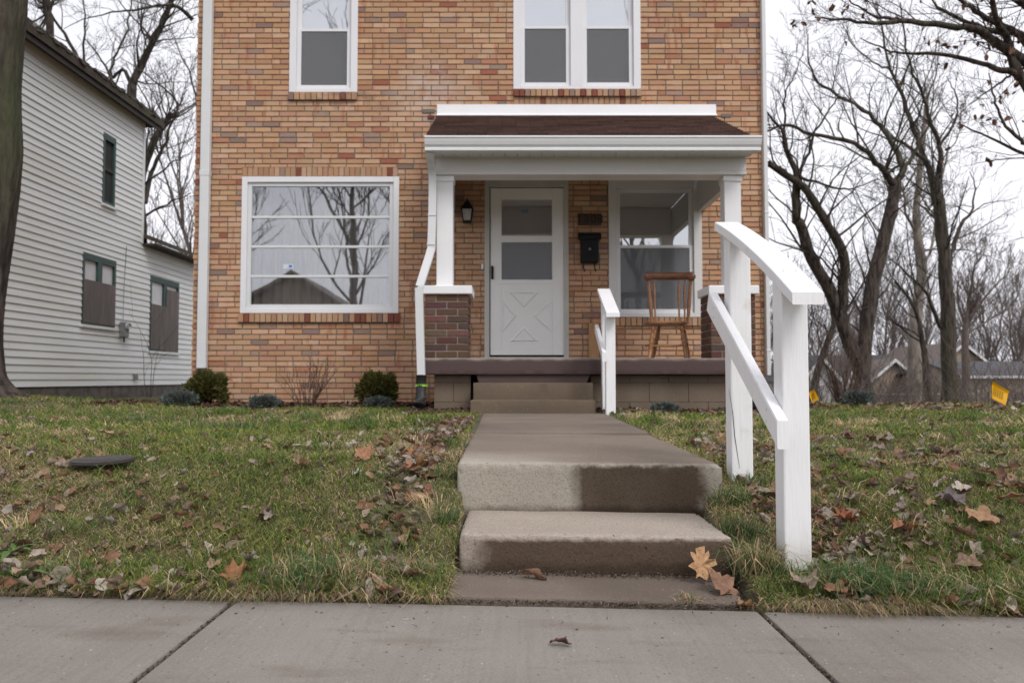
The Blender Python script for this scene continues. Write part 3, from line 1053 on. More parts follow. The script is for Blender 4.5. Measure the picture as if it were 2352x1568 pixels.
# storm door with its frame
b = MB(); bars(b, (wd[0], wd[1], 0.90, wd[3]), 0.062, YW - 0.015, YW + 0.12, 0.14, 0.03)
DF = b.build('door_frame', M['frame_grey'], HOUSE)
ld = RECT(1126.5, 432, 1295, 815, YW)
g1 = RECT(1152, 458, 1268, 541, YW)
g2 = RECT(1152, 556, 1268, 642, YW)
yd0, yd1 = YW + 0.005, YW + 0.045
b = MB()
b.bevbox(ld[0], g1[0], yd0, yd1, ld[2], ld[3], .003)
b.bevbox(g1[1], ld[1], yd0, yd1, ld[2], ld[3], .003)
b.bevbox(g1[0] + .0005, g1[1] - .0005, yd0, yd1, g1[3], ld[3], .003)
b.bevbox(g1[0] + .0005, g1[1] - .0005, yd0 + .004, yd1, g2[3], g1[2], .003)
b.bevbox(g1[0] + .0005, g1[1] - .0005, yd0, yd1, ld[2], g2[2], .003)
b.bevbox(g1[0] - .045, g1[1] + .045, yd0 - .006, yd0 - .0005, g2[2] - .055, g2[2] - .012, .002)
DOOR = b.build('storm_door', M['doorw'], HOUSE)
pane(DOOR, (g1[0] - .002, g1[1] + .002, g1[2] - .002, g1[3] + .002), yd0 + .018, M['glass_door'])
pane(DOOR, (g2[0] - .002, g2[1] + .002, g2[2] - .002, g2[3] + .002), yd0 + .018, M['glass_dusty'])
pane(DOOR, (g2[0] - .001, g2[1] + .001, g2[2] - .001, g2[3] + .001), yd0 + .010, M['screen'], 'screen')
MB().box(ld[0], ld[1], YW + 0.16, YW + 0.19, ld[2], ld[3]).build('inner_door', M['shade'], DF)
for tri in (((1168, 670), (1239, 670), (1203, 707)), ((1168, 784), (1239, 784), (1203, 750)),
            ((1153, 685), (1153, 765), (1187, 725)), ((1268, 685), (1268, 765), (1223, 725))):
    pts = [P(px, py, YW) for px, py in tri]
    c = sum(pts, Vector()) / 3
    outer = [(p.x, p.z) for p in pts]
    inner = [(c.x + (p.x - c.x) * 0.80, c.z + (p.z - c.z) * 0.80) for p in pts]
    in2 = [(c.x + (p.x - c.x) * 0.70, c.z + (p.z - c.z) * 0.70) for p in pts]
    vs = [(x, yd0 - .0005, z) for x, z in outer] + [(x, yd0 - .012, z) for x, z in inner] + [(x, yd0 - .003, z) for x, z in in2]
    fs = [(i, (i + 1) % 3, 3 + (i + 1) % 3, 3 + i) for i in range(3)] + [(3 + i, 3 + (i + 1) % 3, 6 + (i + 1) % 3, 6 + i) for i in range(3)] + [(6, 7, 8)]
    MB().add(vs, fs).build('door_panel', M['doorw'], DOOR)
hd = P(1131, 626, YW)
MB().bevbox(hd.x - .016, hd.x + .016, yd0 - .03, yd0 - .0005, hd.z - .085, hd.z + .085, .012).build('handle', M['black'], DOOR)
stk = P(1207, 484, YW)
b = MB(); b.box(stk.x - .055, stk.x - .01, yd0 + .0145, yd0 + .0165, stk.z - .012, stk.z + .010)
b.tube([(stk.x + .015, yd0 + .0145, stk.z), (stk.x + .015, yd0 + .0165, stk.z)], .02, 14)
b.build('sticker', M['blue_car'], DOOR)
for y in (720, 800):
    q = P(1297, y, YW)
    MB().bevbox(q.x - .008, q.x + .012, YW - .022, YW - .0155, q.z - .05, q.z + .05, .003).build('hinge', M['frame_grey'], DF)
db = P(1108, 613, YW)
MB().bevbox(db.x - .014, db.x + .014, YW - .02, YW - .0025, db.z - .032, db.z + .032, .005).build('doorbell', M['white'], HOUSE)
bd = RECT(1352, 742, 1372, 822, YW - .03)
MB().bevbox(bd[0], bd[1] + .02, YW - .05, YW - .012, 0.868, bd[3], .003).build('leaning_board', M['raw_wood'], None,
    label='short orange-brown board leaning on the brick wall behind the far handrail', cat='board')

# ---- the porch
YP = 8.02
PX0, PX1, PZ = -0.885, 2.46, 0.866
slab_obj('porch_slab', M['slab'], HOUSE, PX0, PX1, YP, YW + 0.0, 0.70, PZ, r=0.008, n=(70, 8, 6), amp=0.004, seed=31)
MB().prism([(-0.36, .699), (0.79, .699), (0.745, .60), (-0.33, .60)], 'y', YP + .03, YP + .5).build('slab_haunch', M['slab'], HOUSE)
# block foundation, each block a part
for (x0, x1) in ((PX0 + .09, -0.42), (0.80, PX1 - .02)):
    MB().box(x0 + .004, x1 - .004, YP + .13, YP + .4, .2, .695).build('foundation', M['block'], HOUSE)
    zc = .22
    rown = 0
    while zc < .69:
        h = min(.2, .692 - zc)
        x = x0 - (.2 if rown % 2 else 0)
        while x < x1 - .02:
            a, bb = max(x, x0), min(x + .40, x1)
            if bb - a > .04:
                MB().bevbox(a + .002, bb - .002, YP + .115 + rb.uniform(-.002, .002), YP + .2, zc + .0015, zc + h - .0015, .0025).build('block', M['block'], HOUSE)
            x += .40
        zc += .2
        rown += 1
    MB().box(x0 - .001, x0 + .12, YP + .401, YW, .2, .695).build('foundation', M['block'], HOUSE)

BRB = [(0.135, 0.068, 0.048), (0.155, 0.082, 0.058), (0.115, 0.058, 0.043), (0.17, 0.092, 0.066), (0.105, 0.062, 0.050)]


def pillar(x0, x1, y0, y1):
    z0, z1 = PZ + .001, P(1020, 676, 8.06).z
    pl = MB().box(x0 + .008, x1 - .008, y0 + .008, y1 - .008, z0, z1).build('pillar', M['pillar_mortar'], HOUSE)
    nrow = 9
    h = (z1 - z0) / nrow
    hw = (x1 - x0) / 2
    for r in range(nrow):
        zc = z0 + h * (r + .5)
        spans = [(x0, x0 + hw), (x0 + hw, x1)] if r % 2 else [(x0, x0 + hw * .5), (x0 + hw * .5, x0 + hw * 1.5), (x0 + hw * 1.5, x1)]
        for a, bb in spans:
            o = MB().bevbox(a + (0 if a == x0 else .006), bb - (0 if bb == x1 else .006), y0 + rb.uniform(-.002, .002), y0 + .09,
                            zc - h / 2 + .006, zc + h / 2 - .006, .004).build('brick', M['brown_brick'], pl)
            o.color = (*[v * rb.uniform(.85, 1.15) for v in rb.choice(BRB)], 1)
        yy = y0 + .0915
        k = 0
        while yy < y1 - .02:
            ye = min(yy + (.2 if (r + k) % 2 else .1), y1)
            for sx, xx in ((-1, x0), (1, x1)):
                o = MB().bevbox(xx if sx < 0 else xx - .05, xx + .05 if sx < 0 else xx, yy + .004, ye - .004, zc - h / 2 + .006, zc + h / 2 - .006, .004).build('brick', M['brown_brick'], pl)
                o.color = (*[v * rb.uniform(.85, 1.15) for v in rb.choice(BRB)], 1)
            yy = ye
            k += 1
    MB().bevbox(x0 - .025, x1 + .035, y0 - .03, y1 + .03, z1 + .001, z1 + .087, .008).build('pillar_cap', M['white'], HOUSE)
    return z1 + .0875


PY0, PY1 = 8.045, 8.49
zc0 = pillar(PX0 + .005, PX0 + .445, PY0, PY1)
zc1 = pillar(PX1 - .445, PX1 + .005, PY0, PY1)
ZB = 2.765                                              # underside of the porch beam
for (xa, xb) in ((P(1003, 530, 8.19).x, P(1040, 530, 8.19).x), (P(1665, 530, 8.19).x, P(1703, 530, 8.19).x)):
    pt = MB().bevbox(xa, xb, 8.19, 8.36, zc0, ZB - .0005, .004).build('post', M['white'], HOUSE)
    MB().bevbox(xa - .012, xb + .012, 8.175, 8.375, ZB - .06, ZB - .001, .004).build('post_capital', M['white'], pt)
    MB().bevbox(xa - .012, xb + .012, 8.175, 8.375, zc0 + .0005, zc0 + .022, .004).build('post_foot', M['white'], pt)
bx0, bx1 = P(1003, 380, 8.15).x - .01, P(1713, 380, 8.15).x
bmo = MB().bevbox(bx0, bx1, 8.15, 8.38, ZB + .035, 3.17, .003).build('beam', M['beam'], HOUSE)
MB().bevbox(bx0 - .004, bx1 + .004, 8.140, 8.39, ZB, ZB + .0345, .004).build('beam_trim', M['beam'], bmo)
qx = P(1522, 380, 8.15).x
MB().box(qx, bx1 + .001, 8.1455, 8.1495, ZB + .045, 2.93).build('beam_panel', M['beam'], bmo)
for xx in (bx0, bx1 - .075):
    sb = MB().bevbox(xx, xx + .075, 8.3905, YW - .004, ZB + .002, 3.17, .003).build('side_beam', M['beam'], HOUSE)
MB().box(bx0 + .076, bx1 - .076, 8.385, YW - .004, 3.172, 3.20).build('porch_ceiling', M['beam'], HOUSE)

# roof
GX0, GX1 = P(976, 325, 7.85).x, P(1747, 325, 7.85).x
zt, yt = P(1320, 266, YW).z, YW
ze, ye_ = P(1320, 309, 7.86).z, 7.86
slope = (zt - ze) / (yt - ye_)
RX0, RX1 = -0.855, 2.37
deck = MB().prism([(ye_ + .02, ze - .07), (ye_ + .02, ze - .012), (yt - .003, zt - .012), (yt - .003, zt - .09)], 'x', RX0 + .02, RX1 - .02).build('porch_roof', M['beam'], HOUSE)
rows = 16
b = MB()
for r in range(rows):
    t0, t1 = r / rows, (r + 1.25) / rows
    x = RX0 - (.15 if r % 2 else 0)
    while x < RX1:
        a, bb = max(x, RX0), min(x + .30, RX1)
        x += .304
        if bb - a < .02: continue
        k = random.uniform(.6, 1.2)
        b.col = (0.085 * k, 0.046 * k, 0.037 * k)
        y0 = ye_ + (yt - ye_) * t0 + random.uniform(-.004, .004); y1 = min(ye_ + (yt - ye_) * t1, yt - .002)
        z0 = ze + slope * (y0 - ye_); z1 = ze + slope * (y1 - ye_)
        th = .014
        def wx(x_, y_):
            u_ = (x_ - RX0) / (RX1 - RX0); t_ = (y_ - ye_) / (yt - ye_)
            return x_ + t_ * (-.09 * (1 - u_) + .15 * u_)
        b.hexa([(wx(a, y0), y0, z0 - .006), (wx(bb, y0), y0, z0 - .006), (wx(bb, y1), y1, z1 - .009), (wx(a, y1), y1, z1 - .009), (wx(a, y0), y0, z0 + th), (wx(bb, y0), y0, z0 + th), (wx(bb, y1), y1, z1 - .002), (wx(a, y1), y1, z1 - .002)])
b.build('shingles', M['shingle'], deck, kind='stuff')
for xx in (RX0 + .03, RX1 - .06):
    MB().prism([(8.16, 3.175), (YW - .004, 3.175), (YW - .004, zt - .10), (8.16, 3.18 + .02)], 'x', xx, xx + .03).build('gable_infill', M['beam'], deck)
fx0, fx1 = P(1004, 250, YW).x, P(1644, 250, YW).x
zf = P(1320, 241, YW).z
fl = [(YW - .004, zf), (YW - .016, zf), (YW - .022, zt + .02), (YW - .075, zt - .012), (YW - .075, zt - .022), (YW - .004, zt + .004)]
MB().prism(fl, 'x', fx0, fx1).build('flashing', M['white'], HOUSE)
MB().prism([(7.800, 3.068), (7.798, 3.052), (7.806, 3.046), (7.812, 3.02), (7.824, 2.985), (7.842, 2.962), (7.836, 2.954), (7.836, 2.930), (7.96, 2.930), (7.96, 3.06), (7.954, 3.06), (7.954, 2.94), (7.852, 2.94), (7.830, 3.01), (7.812, 3.068)], 'x', GX0, GX1).build('gutter', M['gutter'], HOUSE)
for gx in (GX0 + .001, GX1 - .005):
    MB().prism([(7.806, 3.045), (7.814, 3.02), (7.826, 2.985), (7.844, 2.962), (7.844, 2.935), (7.955, 2.935), (7.955, 3.055)], 'x', gx, gx + .004).build('gutter_end', M['gutter'], HOUSE)
pw = .1265
npan = int((GX1 - GX0 - .06) / pw)
sof = MB(); sof.box(-pw / 2 + .0025, pw / 2 - .0025, 0, .19, 0, .012)
sme = sof.mesh('soffit_panel'); sme.materials.append(M['beam'])
MB().box(GX0 + .02, GX1 - .02, 7.9605, 8.149, 2.962, 2.97).build('soffit_backing', M['dark'], HOUSE)
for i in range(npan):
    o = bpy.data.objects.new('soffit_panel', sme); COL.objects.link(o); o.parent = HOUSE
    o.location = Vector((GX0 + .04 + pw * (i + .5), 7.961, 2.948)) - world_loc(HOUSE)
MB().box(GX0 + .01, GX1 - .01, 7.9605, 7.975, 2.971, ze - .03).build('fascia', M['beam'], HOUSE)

# porch downspout
dsx = P(991, 400, 8.1).x
pts = [P(987, 341, 7.92), P(988, 356, 7.95), P(990, 375, 8.04), P(993, 398, 8.12), P(994, 430, 8.135), P(993, 500, 8.13), P(991, 560, 8.11), P(989, 578, 8.1),
       P(965, 655, 8.0), P(963, 668, 7.99), P(965, 760, 7.99), P(968, 866, 7.99)]
pts[0].z -= .004
DSP = MB().ribbon_tube(ease(pts), .078, .06).build('porch_downspout', M['alu'], HOUSE)
for py, px, dd in ((495, 993, 8.13), (562, 991, 8.11)):
    q = P(px, py, dd)
    MB().bevbox(q.x - .044, q.x + .044, q.y - .036, q.y + .034, q.z - .008, q.z + .008, .003).build('strap', M['alu'], DSP)
p0, p1 = P(968, 862, 7.99), P(966, 926, 7.95)
MB().tube([p0, p0.lerp(p1, .5), p0.lerp(p1, .8), p1 + Vector((-.01, -.03, -.02))], [.052, .05, .055, .07], 16).build('drain_boot', M['rubber'], HOUSE)
q = P(968, 884, 7.985)
MB().tube([q + Vector((0, 0, -.012)), q + Vector((0, 0, .012))], [.060, .060], 16).build('green_clamp', M['green_clamp'], HOUSE)

# corner downspouts
a, bb = P(472, 0, YW - .05), P(453, 846, YW - .05)
xl = (P(474, 100, YW - .05).x + P(455, 800, YW - .05).x) / 2 + .035
lds = MB().bevbox(xl - .058, xl + .058, YW - .09, YW - .01, P(455, 846, YW - .05).z, HZ1, .01).build('corner_downspout', M['alu'], HOUSE)
MB().bevbox(xl - .062, xl + .062, YW - .094, YW - .008, P(455, 405, YW - .05).z, P(455, 396, YW - .05).z + .02, .004).build('strap', M['alu'], lds)
MB().bevbox(xl - .05, xl + .05, YW - .085, YW - .012, .30, P(455, 846, YW - .05).z - .001, .01).build('drain_boot', M['rubber'], HOUSE)
xr_ = HX1 - .005
rds = MB().bevbox(xr_, xr_ + .05, YW - .07, YW + .03, P(1765, 862, YW).z, HZ1, .008).build('corner_downspout', M['alu'], HOUSE)
for py in (490, 805):
    zz_ = P(1760, py, YW).z
    MB().bevbox(xr_ - .003, xr_ + .054, YW - .074, YW + .032, zz_ - .012, zz_ + .012, .004).build('strap', M['alu'], rds)

# broken brick ends beside the porch roof
for px, py, w_, h_, c in ((984, 256, .16, .05, (0.19, 0.17, 0.15)), (990, 270, .08, .05, (0.16, 0.05, 0.035)), (1768 - 100, 266, .13, .045, (0.20, 0.17, 0.145))):
    q = P(px, py, YW)
    o = MB().bevbox(q.x - w_ / 2, q.x + w_ / 2, YW - .012, YW - .0025, q.z - h_ / 2, q.z + h_ / 2, .004).build('mortar_patch', M['brown_brick'], HOUSE)
    o.color = (*c, 1)

# ---- things on the porch
# wall lantern
lc = P(1074, 490, YW)
LAN = E('wall_lantern', (lc.x, YW, lc.z), 'black carriage lantern with frosted glass on the brick beside the door', 'lantern')
b = MB(); b.bevbox(lc.x - .03, lc.x + .03, YW - .02, YW - .0025, lc.z - .03, lc.z + .06, .006); b.tube([(lc.x, YW - .02, lc.z + .03), (lc.x, YW - .06, lc.z + .05), (lc.x, YW - .085, lc.z + .04)], .009, 8)
b.build('bracket', M['black'], LAN)
yc = YW - .085
b = MB()
def ring4(h, z): return [(lc.x - h, yc - h, z), (lc.x + h, yc - h, z), (lc.x + h, yc + h, z), (lc.x - h, yc + h, z)]
def loft(b, levels):
    vs = []
    for h, z in levels: vs += ring4(h, z)
    fs = [(i * 4 + k, i * 4 + (k + 1) % 4, (i + 1) * 4 + (k + 1) % 4, (i + 1) * 4 + k) for i in range(len(levels) - 1) for k in range(4)]
    fs += [(3, 2, 1, 0), tuple(len(vs) - 4 + k for k in range(4))]
    b.add(vs, fs)
loft(b, [(.077, lc.z + .028), (.077, lc.z + .034), (.055, lc.z + .07), (.03, lc.z + .115), (.012, lc.z + .14), (.006, lc.z + .17)])
b.build('hood', M['black'], LAN)
b = MB(); loft(b, [(.045, lc.z - .115), (.063, lc.z + .0275)]); b.build('lamp_glass', M['frost'], LAN)
b = MB()
for sx, sy in ((-1, -1), (1, -1), (1, 1), (-1, 1)):
    b.tube([(lc.x + sx * .047, yc + sy * .047, lc.z - .117), (lc.x + sx * .066, yc + sy * .066, lc.z + .028)], .006, 6)
loft(b, [(.05, lc.z - .135), (.054, lc.z - .115)])
b.build('cage', M['black'], LAN)

# number plaque
nr = RECT(1327, 491, 1381, 518, YW)
PLQ = E('number_plaque', ((nr[0] + nr[1]) / 2, YW, nr[2]), 'dark wooden house number plaque reading 1308 above the mailbox', 'plaque')
MB().bevbox(nr[0], nr[1], YW - .022, YW - .003, nr[2], nr[3], .006).build('board', M['plaque'], PLQ)
cu = bpy.data.curves.new('numerals', 'FONT'); cu.body = '1308'; cu.size = .15; cu.extrude = .004; cu.align_x = 'CENTER'; cu.align_y = 'CENTER'; cu.space_character = 1.15; cu.offset = .003
to = bpy.data.objects.new('numerals_curve', cu); COL.objects.link(to)
dg = bpy.context.evaluated_depsgraph_get()
me = bpy.data.meshes.new_from_object(to.evaluated_get(dg))
bpy.data.objects.remove(to, do_unlink=True)
me.materials.clear()
o = link_mesh('numerals', me, M['numeral'], PLQ)
o.location = Vector(((nr[0] + nr[1]) / 2, YW - .026, (nr[2] + nr[3]) / 2)) - world_loc(PLQ)
o.rotation_euler = (math.pi / 2, 0, 0)

# mailbox
mr_ = RECT(1334, 533, 1375, 603, YW - .1)
MBX = E('mailbox', ((mr_[0] + mr_[1]) / 2, YW, mr_[2]), 'black wall-mounted mailbox with curved lid and newspaper hooks', 'mailbox')
mw = mr_[1] - mr_[0]
MB().bevbox(mr_[0], mr_[1], YW - .12, YW - .004, mr_[2], mr_[3] - .08, .012).build('body', M['black'], MBX)
prof = [(YW - .004, mr_[3]), (YW - .06, mr_[3] - .002), (YW - .11, mr_[3] - .02), (YW - .135, mr_[3] - .05), (YW - .14, mr_[3] - .095), (YW - .128, mr_[3] - .095), (YW - .1215, mr_[3] - .079), (YW - .004, mr_[3] - .079)]
MB().prism(prof, 'x', mr_[0] - .03, mr_[1] + .03).build('lid', M['black'], MBX)
kx = (mr_[0] + mr_[1]) / 2 + .0
MB().tube([(kx, YW - .1202, mr_[3] - .215), (kx, YW - .126, mr_[3] - .215)], .016, 14).build('lock', M['grey_metal'], MBX)
for xx in (mr_[0] + .04, mr_[1] - .045):
    MB().tube([(xx, YW - .05, mr_[2] + .004), (xx, YW - .055, mr_[2] - .06), (xx + .004, YW - .08, mr_[2] - .10), (xx + .004, YW - .115, mr_[2] - .11), (xx + .004, YW - .13, mr_[2] - .085)], .007, 8).build('hook', M['black'], MBX)

# chair
def chair():
    yf, yb = 8.50, 8.88
    zs = P(1530, 737, 8.5).z
    sx0, sx1 = P(1488, 740, yf).x, P(1582, 740, yf).x
    C = E('wooden_chair', ((sx0 + sx1) / 2, 8.7, PZ), 'brown wooden spindle-back chair standing on the porch under the window', 'chair')
    bm = bmesh.new()
    # seat: rounded board wider in front
    outline = []
    for k in range(28):
        th = 2 * math.pi * k / 28
        ex = math.copysign(abs(math.cos(th)) ** .45, math.cos(th)); ey = math.copysign(abs(math.sin(th)) ** .45, math.sin(th))
        w = 1.0 - .06 * ey
        outline.append(((sx0 + sx1) / 2 + ex * (sx1 - sx0) / 2 * w, (yf + yb) / 2 + ey * (yb - yf) / 2))
    n = len(outline)
    vs = [(x, y, zs - .034) for x, y in [((sx0 + sx1) / 2 + (x - (sx0 + sx1) / 2) * .95, (yf + yb) / 2 + (y - (yf + yb) / 2) * .95) for x, y in outline]]
    vs += [(x, y, zs - .022) for x, y in outline] + [(x, y, zs - .006) for x, y in outline]
    vs += [((sx0 + sx1) / 2 + (x - (sx0 + sx1) / 2) * .97, (yf + yb) / 2 + (y - (yf + yb) / 2) * .97, zs) for x, y in outline]
    fs = [tuple(range(n))[::-1], tuple(range(3 * n, 4 * n))]
    for r in range(3):
        fs += [(r * n + i, r * n + (i + 1) % n, (r + 1) * n + (i + 1) % n, (r + 1) * n + i) for i in range(n)]
    MB().add(vs, fs).build('seat', M['wood'], C)

    def turned(a, b_, prof, name, mat='wood'):
        a, b_ = Vector(a), Vector(b_)
        MB().tube([a.lerp(b_, t) for t, _ in prof], [r for _, r in prof], 12).build(name, M[mat], C)
    leg = [(0, .014), (.1, .018), (.16, .024), (.18, .018), (.35, .021), (.42, .028), (.46, .018), (.50, .029), (.55, .020), (.75, .026), (1, .016)]
    for (xt, xbm, yt_, ybm) in ((P(1502, 745, yf).x + .01, P(1491, 818, yf).x, yf + .06, yf + .0), (P(1569, 745, yf).x - .01, P(1577, 818, yf).x, yf + .06, yf + .0),
                               (P(1512, 745, yb).x, P(1500, 818, yb).x, yb - .06, yb + .05), (P(1567, 745, yb).x, P(1585, 818, yb).x, yb - .06, yb + .05)):
        turned((xt, yt_, zs - .03), (xbm, ybm, PZ + .001), leg, 'leg')
    y0 = yf + .018
    turned((P(1496, 795, yf).x, y0, P(1500, 794, yf).z), (P(1574, 795, yf).x, y0, P(1500, 794, yf).z), [(0, .008), (.25, .011), (.5, .013), (.75, .011), (1, .008)], 'stretcher')
    for px in (1497, 1574):
        x = P(px, 795, yf).x
        turned((x, yf + .02, PZ + .16), (x, yb + .01, PZ + .16), [(0, .008), (.5, .012), (1, .008)], 'stretcher')
    # back
    yc_ = yb + .06
    def bx(zx, zy): return P(.9408 * (1540 + zx / 5.6), .9408 * (620 + zy / 5.6), yc_)
    post = [(0, .016), (.08, .018), (.14, .014), (.2, .020), (.5, .023), (.78, .018), (.82, .022), (.86, .015), (.9, .02), (1, .014)]
    spn = [(0, .008), (.4, .012), (.75, .017), (.88, .013), (1, .006)]
    for (tx, ty, ax, ay) in ((240, 385, 275, 908), (820, 385, 758, 908)):
        a, t = bx(ax, ay), bx(tx, ty - 20)
        a.y, t.y, a.z = yb - .02, yc_, zs - .002
        turned(a, t, post, 'back_post')
    for (tx, ax) in ((320, 318), (658, 640), (742, 712)):
        a, t = bx(ax, 908), bx(tx, 360)
        a.y, t.y, a.z = yb - .035, yc_ + .02, zs - .002
        turned(a, t, spn, 'spindle')
    # crest rail, bowed back in the middle with rounded ends
    zl, zh, xl_, xh = bx(180, 372).z, bx(180, 240).z, bx(180, 300).x, bx(885, 300).x
    vs, fs, nn = [], [], 28
    for i in range(nn + 1):
        t = i / nn
        e = min(t, 1 - t)
        k = min(1, (e / .055)) ** .5 if e < .055 else 1
        up = zh - .004 * math.sin(t * math.pi * 2) ** 2
        lo = zl + (.02 if .14 < t < .86 else 0) - (.004 if e < .14 else 0)
        mid = (up + lo) / 2
        hh = (up - lo) / 2 * max(.25, k)
        yv = yc_ + .05 * math.sin(math.pi * t)
        x = xl_ + (xh - xl_) * t
        for dy, dz in ((-.012, -.8), (-.014, 0), (-.010, .85), (0, 1), (.010, .85), (.014, 0), (.012, -.8), (0, -1)):
            vs.append((x, yv + dy, mid + hh * dz))
    for i in range(nn):
        for k in range(8):
            fs.append((i * 8 + k, i * 8 + (k + 1) % 8, (i + 1) * 8 + (k + 1) % 8, (i + 1) * 8 + k))
    fs += [tuple(range(8))[::-1], tuple(nn * 8 + k for k in range(8))]
    MB().add(vs, fs, None, True).build('crest_rail', M['wood_dark'], C)


chair()

# ---------------------------------------------------------------- handrails
def oriented(b, pts4a, pts4b):
    b.hexa([*pts4a, *pts4b])


def rail_along(b, prof_pts, w0, w1, h):
    """sweep: prof_pts list of (y, ztop); x from w0..w1; thickness h measured square to the run"""
    n = len(prof_pts)
    vs = []
    for i, (y, z) in enumerate(prof_pts):
        ya, za = prof_pts[max(i - 1, 0)]; yb_, zb_ = prof_pts[min(i + 1, n - 1)]
        t = Vector((0, yb_ - ya, zb_ - za)).normalized()
        d = Vector((0, t.z, -t.y)) * h
        if i in (0,): d = Vector((0, 0.0, -h * 1.02))
        c = .0025
        for (x, k) in ((w0 + c, 0), (w1 - c, 0), (w1, .08), (w1, .92), (w1 - c, 1), (w0 + c, 1), (w0, .92), (w0, .08)):
            vs.append(Vector((x, y, z)) + d * k)
    fs = []
    for i in range(n - 1):
        for k in range(8):
            fs.append((i * 8 + k, i * 8 + (k + 1) % 8, (i + 1) * 8 + (k + 1) % 8, (i + 1) * 8 + k))
    fs += [tuple(range(8))[::-1], tuple((n - 1) * 8 + k for k in range(8))]
    b.add(vs, fs)


def handrail(name, label, near, far, cap, low, x0, group):
    (yn, zn0), (yf, zf0) = near, far
    H = E(name, (x0 + .045, yn, zn0), label, 'handrail', group)

    def captop(y):
        t = (y - cap[0][0]) / (cap[1][0] - cap[0][0])
        return cap[0][1] + (cap[1][1] - cap[0][1]) * t + cap[2] * 4 * t * (1 - t)
    for (y, z0, dx) in ((yn, zn0, 0), (yf, zf0, .018)):
        zt0, zt1 = captop(y) - .044, captop(y + .089) - .044
        bm = bmesh.new()
        vs = [bm.verts.new(p) for p in ((x0 + dx, y, z0 - .15), (x0 + dx + .089, y, z0 - .15), (x0 + dx + .089, y + .089, z0 - .15), (x0 + dx, y + .089, z0 - .15),
                                        (x0 + dx, y, zt0), (x0 + dx + .089, y, zt0), (x0 + dx + .089, y + .089, zt1), (x0 + dx, y + .089, zt1))]
        for f in ((0, 3, 2, 1), (4, 5, 6, 7), (0, 1, 5, 4), (1, 2, 6, 5), (2, 3, 7, 6), (3, 0, 4, 7)):
            bm.faces.new([vs[i] for i in f])
        bmesh.ops.bevel(bm, geom=bm.edges[:], offset=.006, segments=2, affect='EDGES', profile=.5)
        MB().bm(bm).build('post', M['rail_white'], H)
    pr = [(cap[0][0] + (cap[1][0] - cap[0][0]) * i / 14, captop(cap[0][0] + (cap[1][0] - cap[0][0]) * i / 14)) for i in range(15)]
    b = MB(); rail_along(b, pr, cap[3], cap[4], .038); b.build('cap_rail', M['rail_white'], H)
    for (y, dx) in ((yn + .045, 0), (yf + .045, .018)):
        for ox in (.025, .066):
            zt_ = captop(y)
            MB().tube([(x0 + ox, y, zt_ - .002), (x0 + ox, y, zt_ + .0012)], .0045, 10).build('screw', M['alu'], H)
        t_ = (y - low[0][0]) / (low[1][0] - low[0][0]); zl_ = low[0][1] + (low[1][1] - low[0][1]) * t_ - .05
        for oz in (-.018, .02):
            MB().tube([(low[2] + .001, y, zl_ + oz), (low[2] - .0012, y, zl_ + oz)], .0045, 10).build('screw', M['alu'], H)
    b = MB(); rail_along(b, [(low[0][0], low[0][1]), (low[1][0], low[1][1])], low[2], low[3], .089); b.build('lower_rail', M['rail_white'], H)
    return H


h1 = handrail('handrail', 'tall white wooden handrail with bowed cap beside the front steps, nearest the sidewalk', (2.62, .03), (3.30, .262),
         ((2.485, P(1860, 671, 2.485).z), (3.42, P(1668, 510, 3.42).z), .022, .878, .978), ((2.56, P(1800, 966, 2.56).z), (3.42, P(1630, 672, 3.42).z), .849, .8872), .888, 'white handrails')
# drying crack in the far post of the near handrail
cr0, cr1 = P(1674, 893, 3.298), P(1699, 1075, 3.298)
b = MB(); b.tube([cr0, cr0.lerp(cr1, .3) + Vector((.003, 0, 0)), cr0.lerp(cr1, .6) + Vector((-.002, 0, 0)), cr1], [.0006, .0012, .0012, .0005], 5); b.build('crack', M['dark'], h1)

handrail('handrail', 'short white wooden handrail beside the porch steps, far from the sidewalk', (7.36, .345), (7.82, .35),
         ((7.25, P(1405, 718, 7.25).z), (7.98, P(1376, 663, 7.98).z), .0, .86, .985), ((7.33, P(1385, 808, 7.33).z), (7.95, P(1368, 745, 7.95).z), .830, .8672), .868, 'white handrails')

# ---------------------------------------------------------------- the neighbour's house
NX = -8.30
NB = E('siding_house', (NX - 3, 13.8, .4), 'old white clapboard house with boarded windows left of the brick house', 'house')
YS, YE, YB2 = 9.6, 17.7, 24.0
ZS0 = P(230, 886, 15.5).z
ZT1, ZT2 = 6.28, 3.68
uw = (15.94, 16.44, 4.21, 5.66)
lw1 = (15.28, 16.56, 1.71, 3.11)
lw2 = (18.16, 19.72, 1.30, 3.03)
nops = [uw, lw1, lw2]
b = MB()
b.box(NX - 7, NX - .02, YS, YE, .1, ZT1); b.box(NX - 5, NX - .021, YE, YB2, .1, ZT2 - .01)
b.build('wall_core', M['dark'], NB)
b = MB(); b.box(NX - 6.9, NX + .0, YS + .05, YE + .02, -.2, ZS0 - .02); b.box(NX - 4.9, NX - .001, YE + .02, YB2, -.2, ZS0 - .02)
b.build('foundation', M['nstone'], NB)
z = ZS0
EX = .127
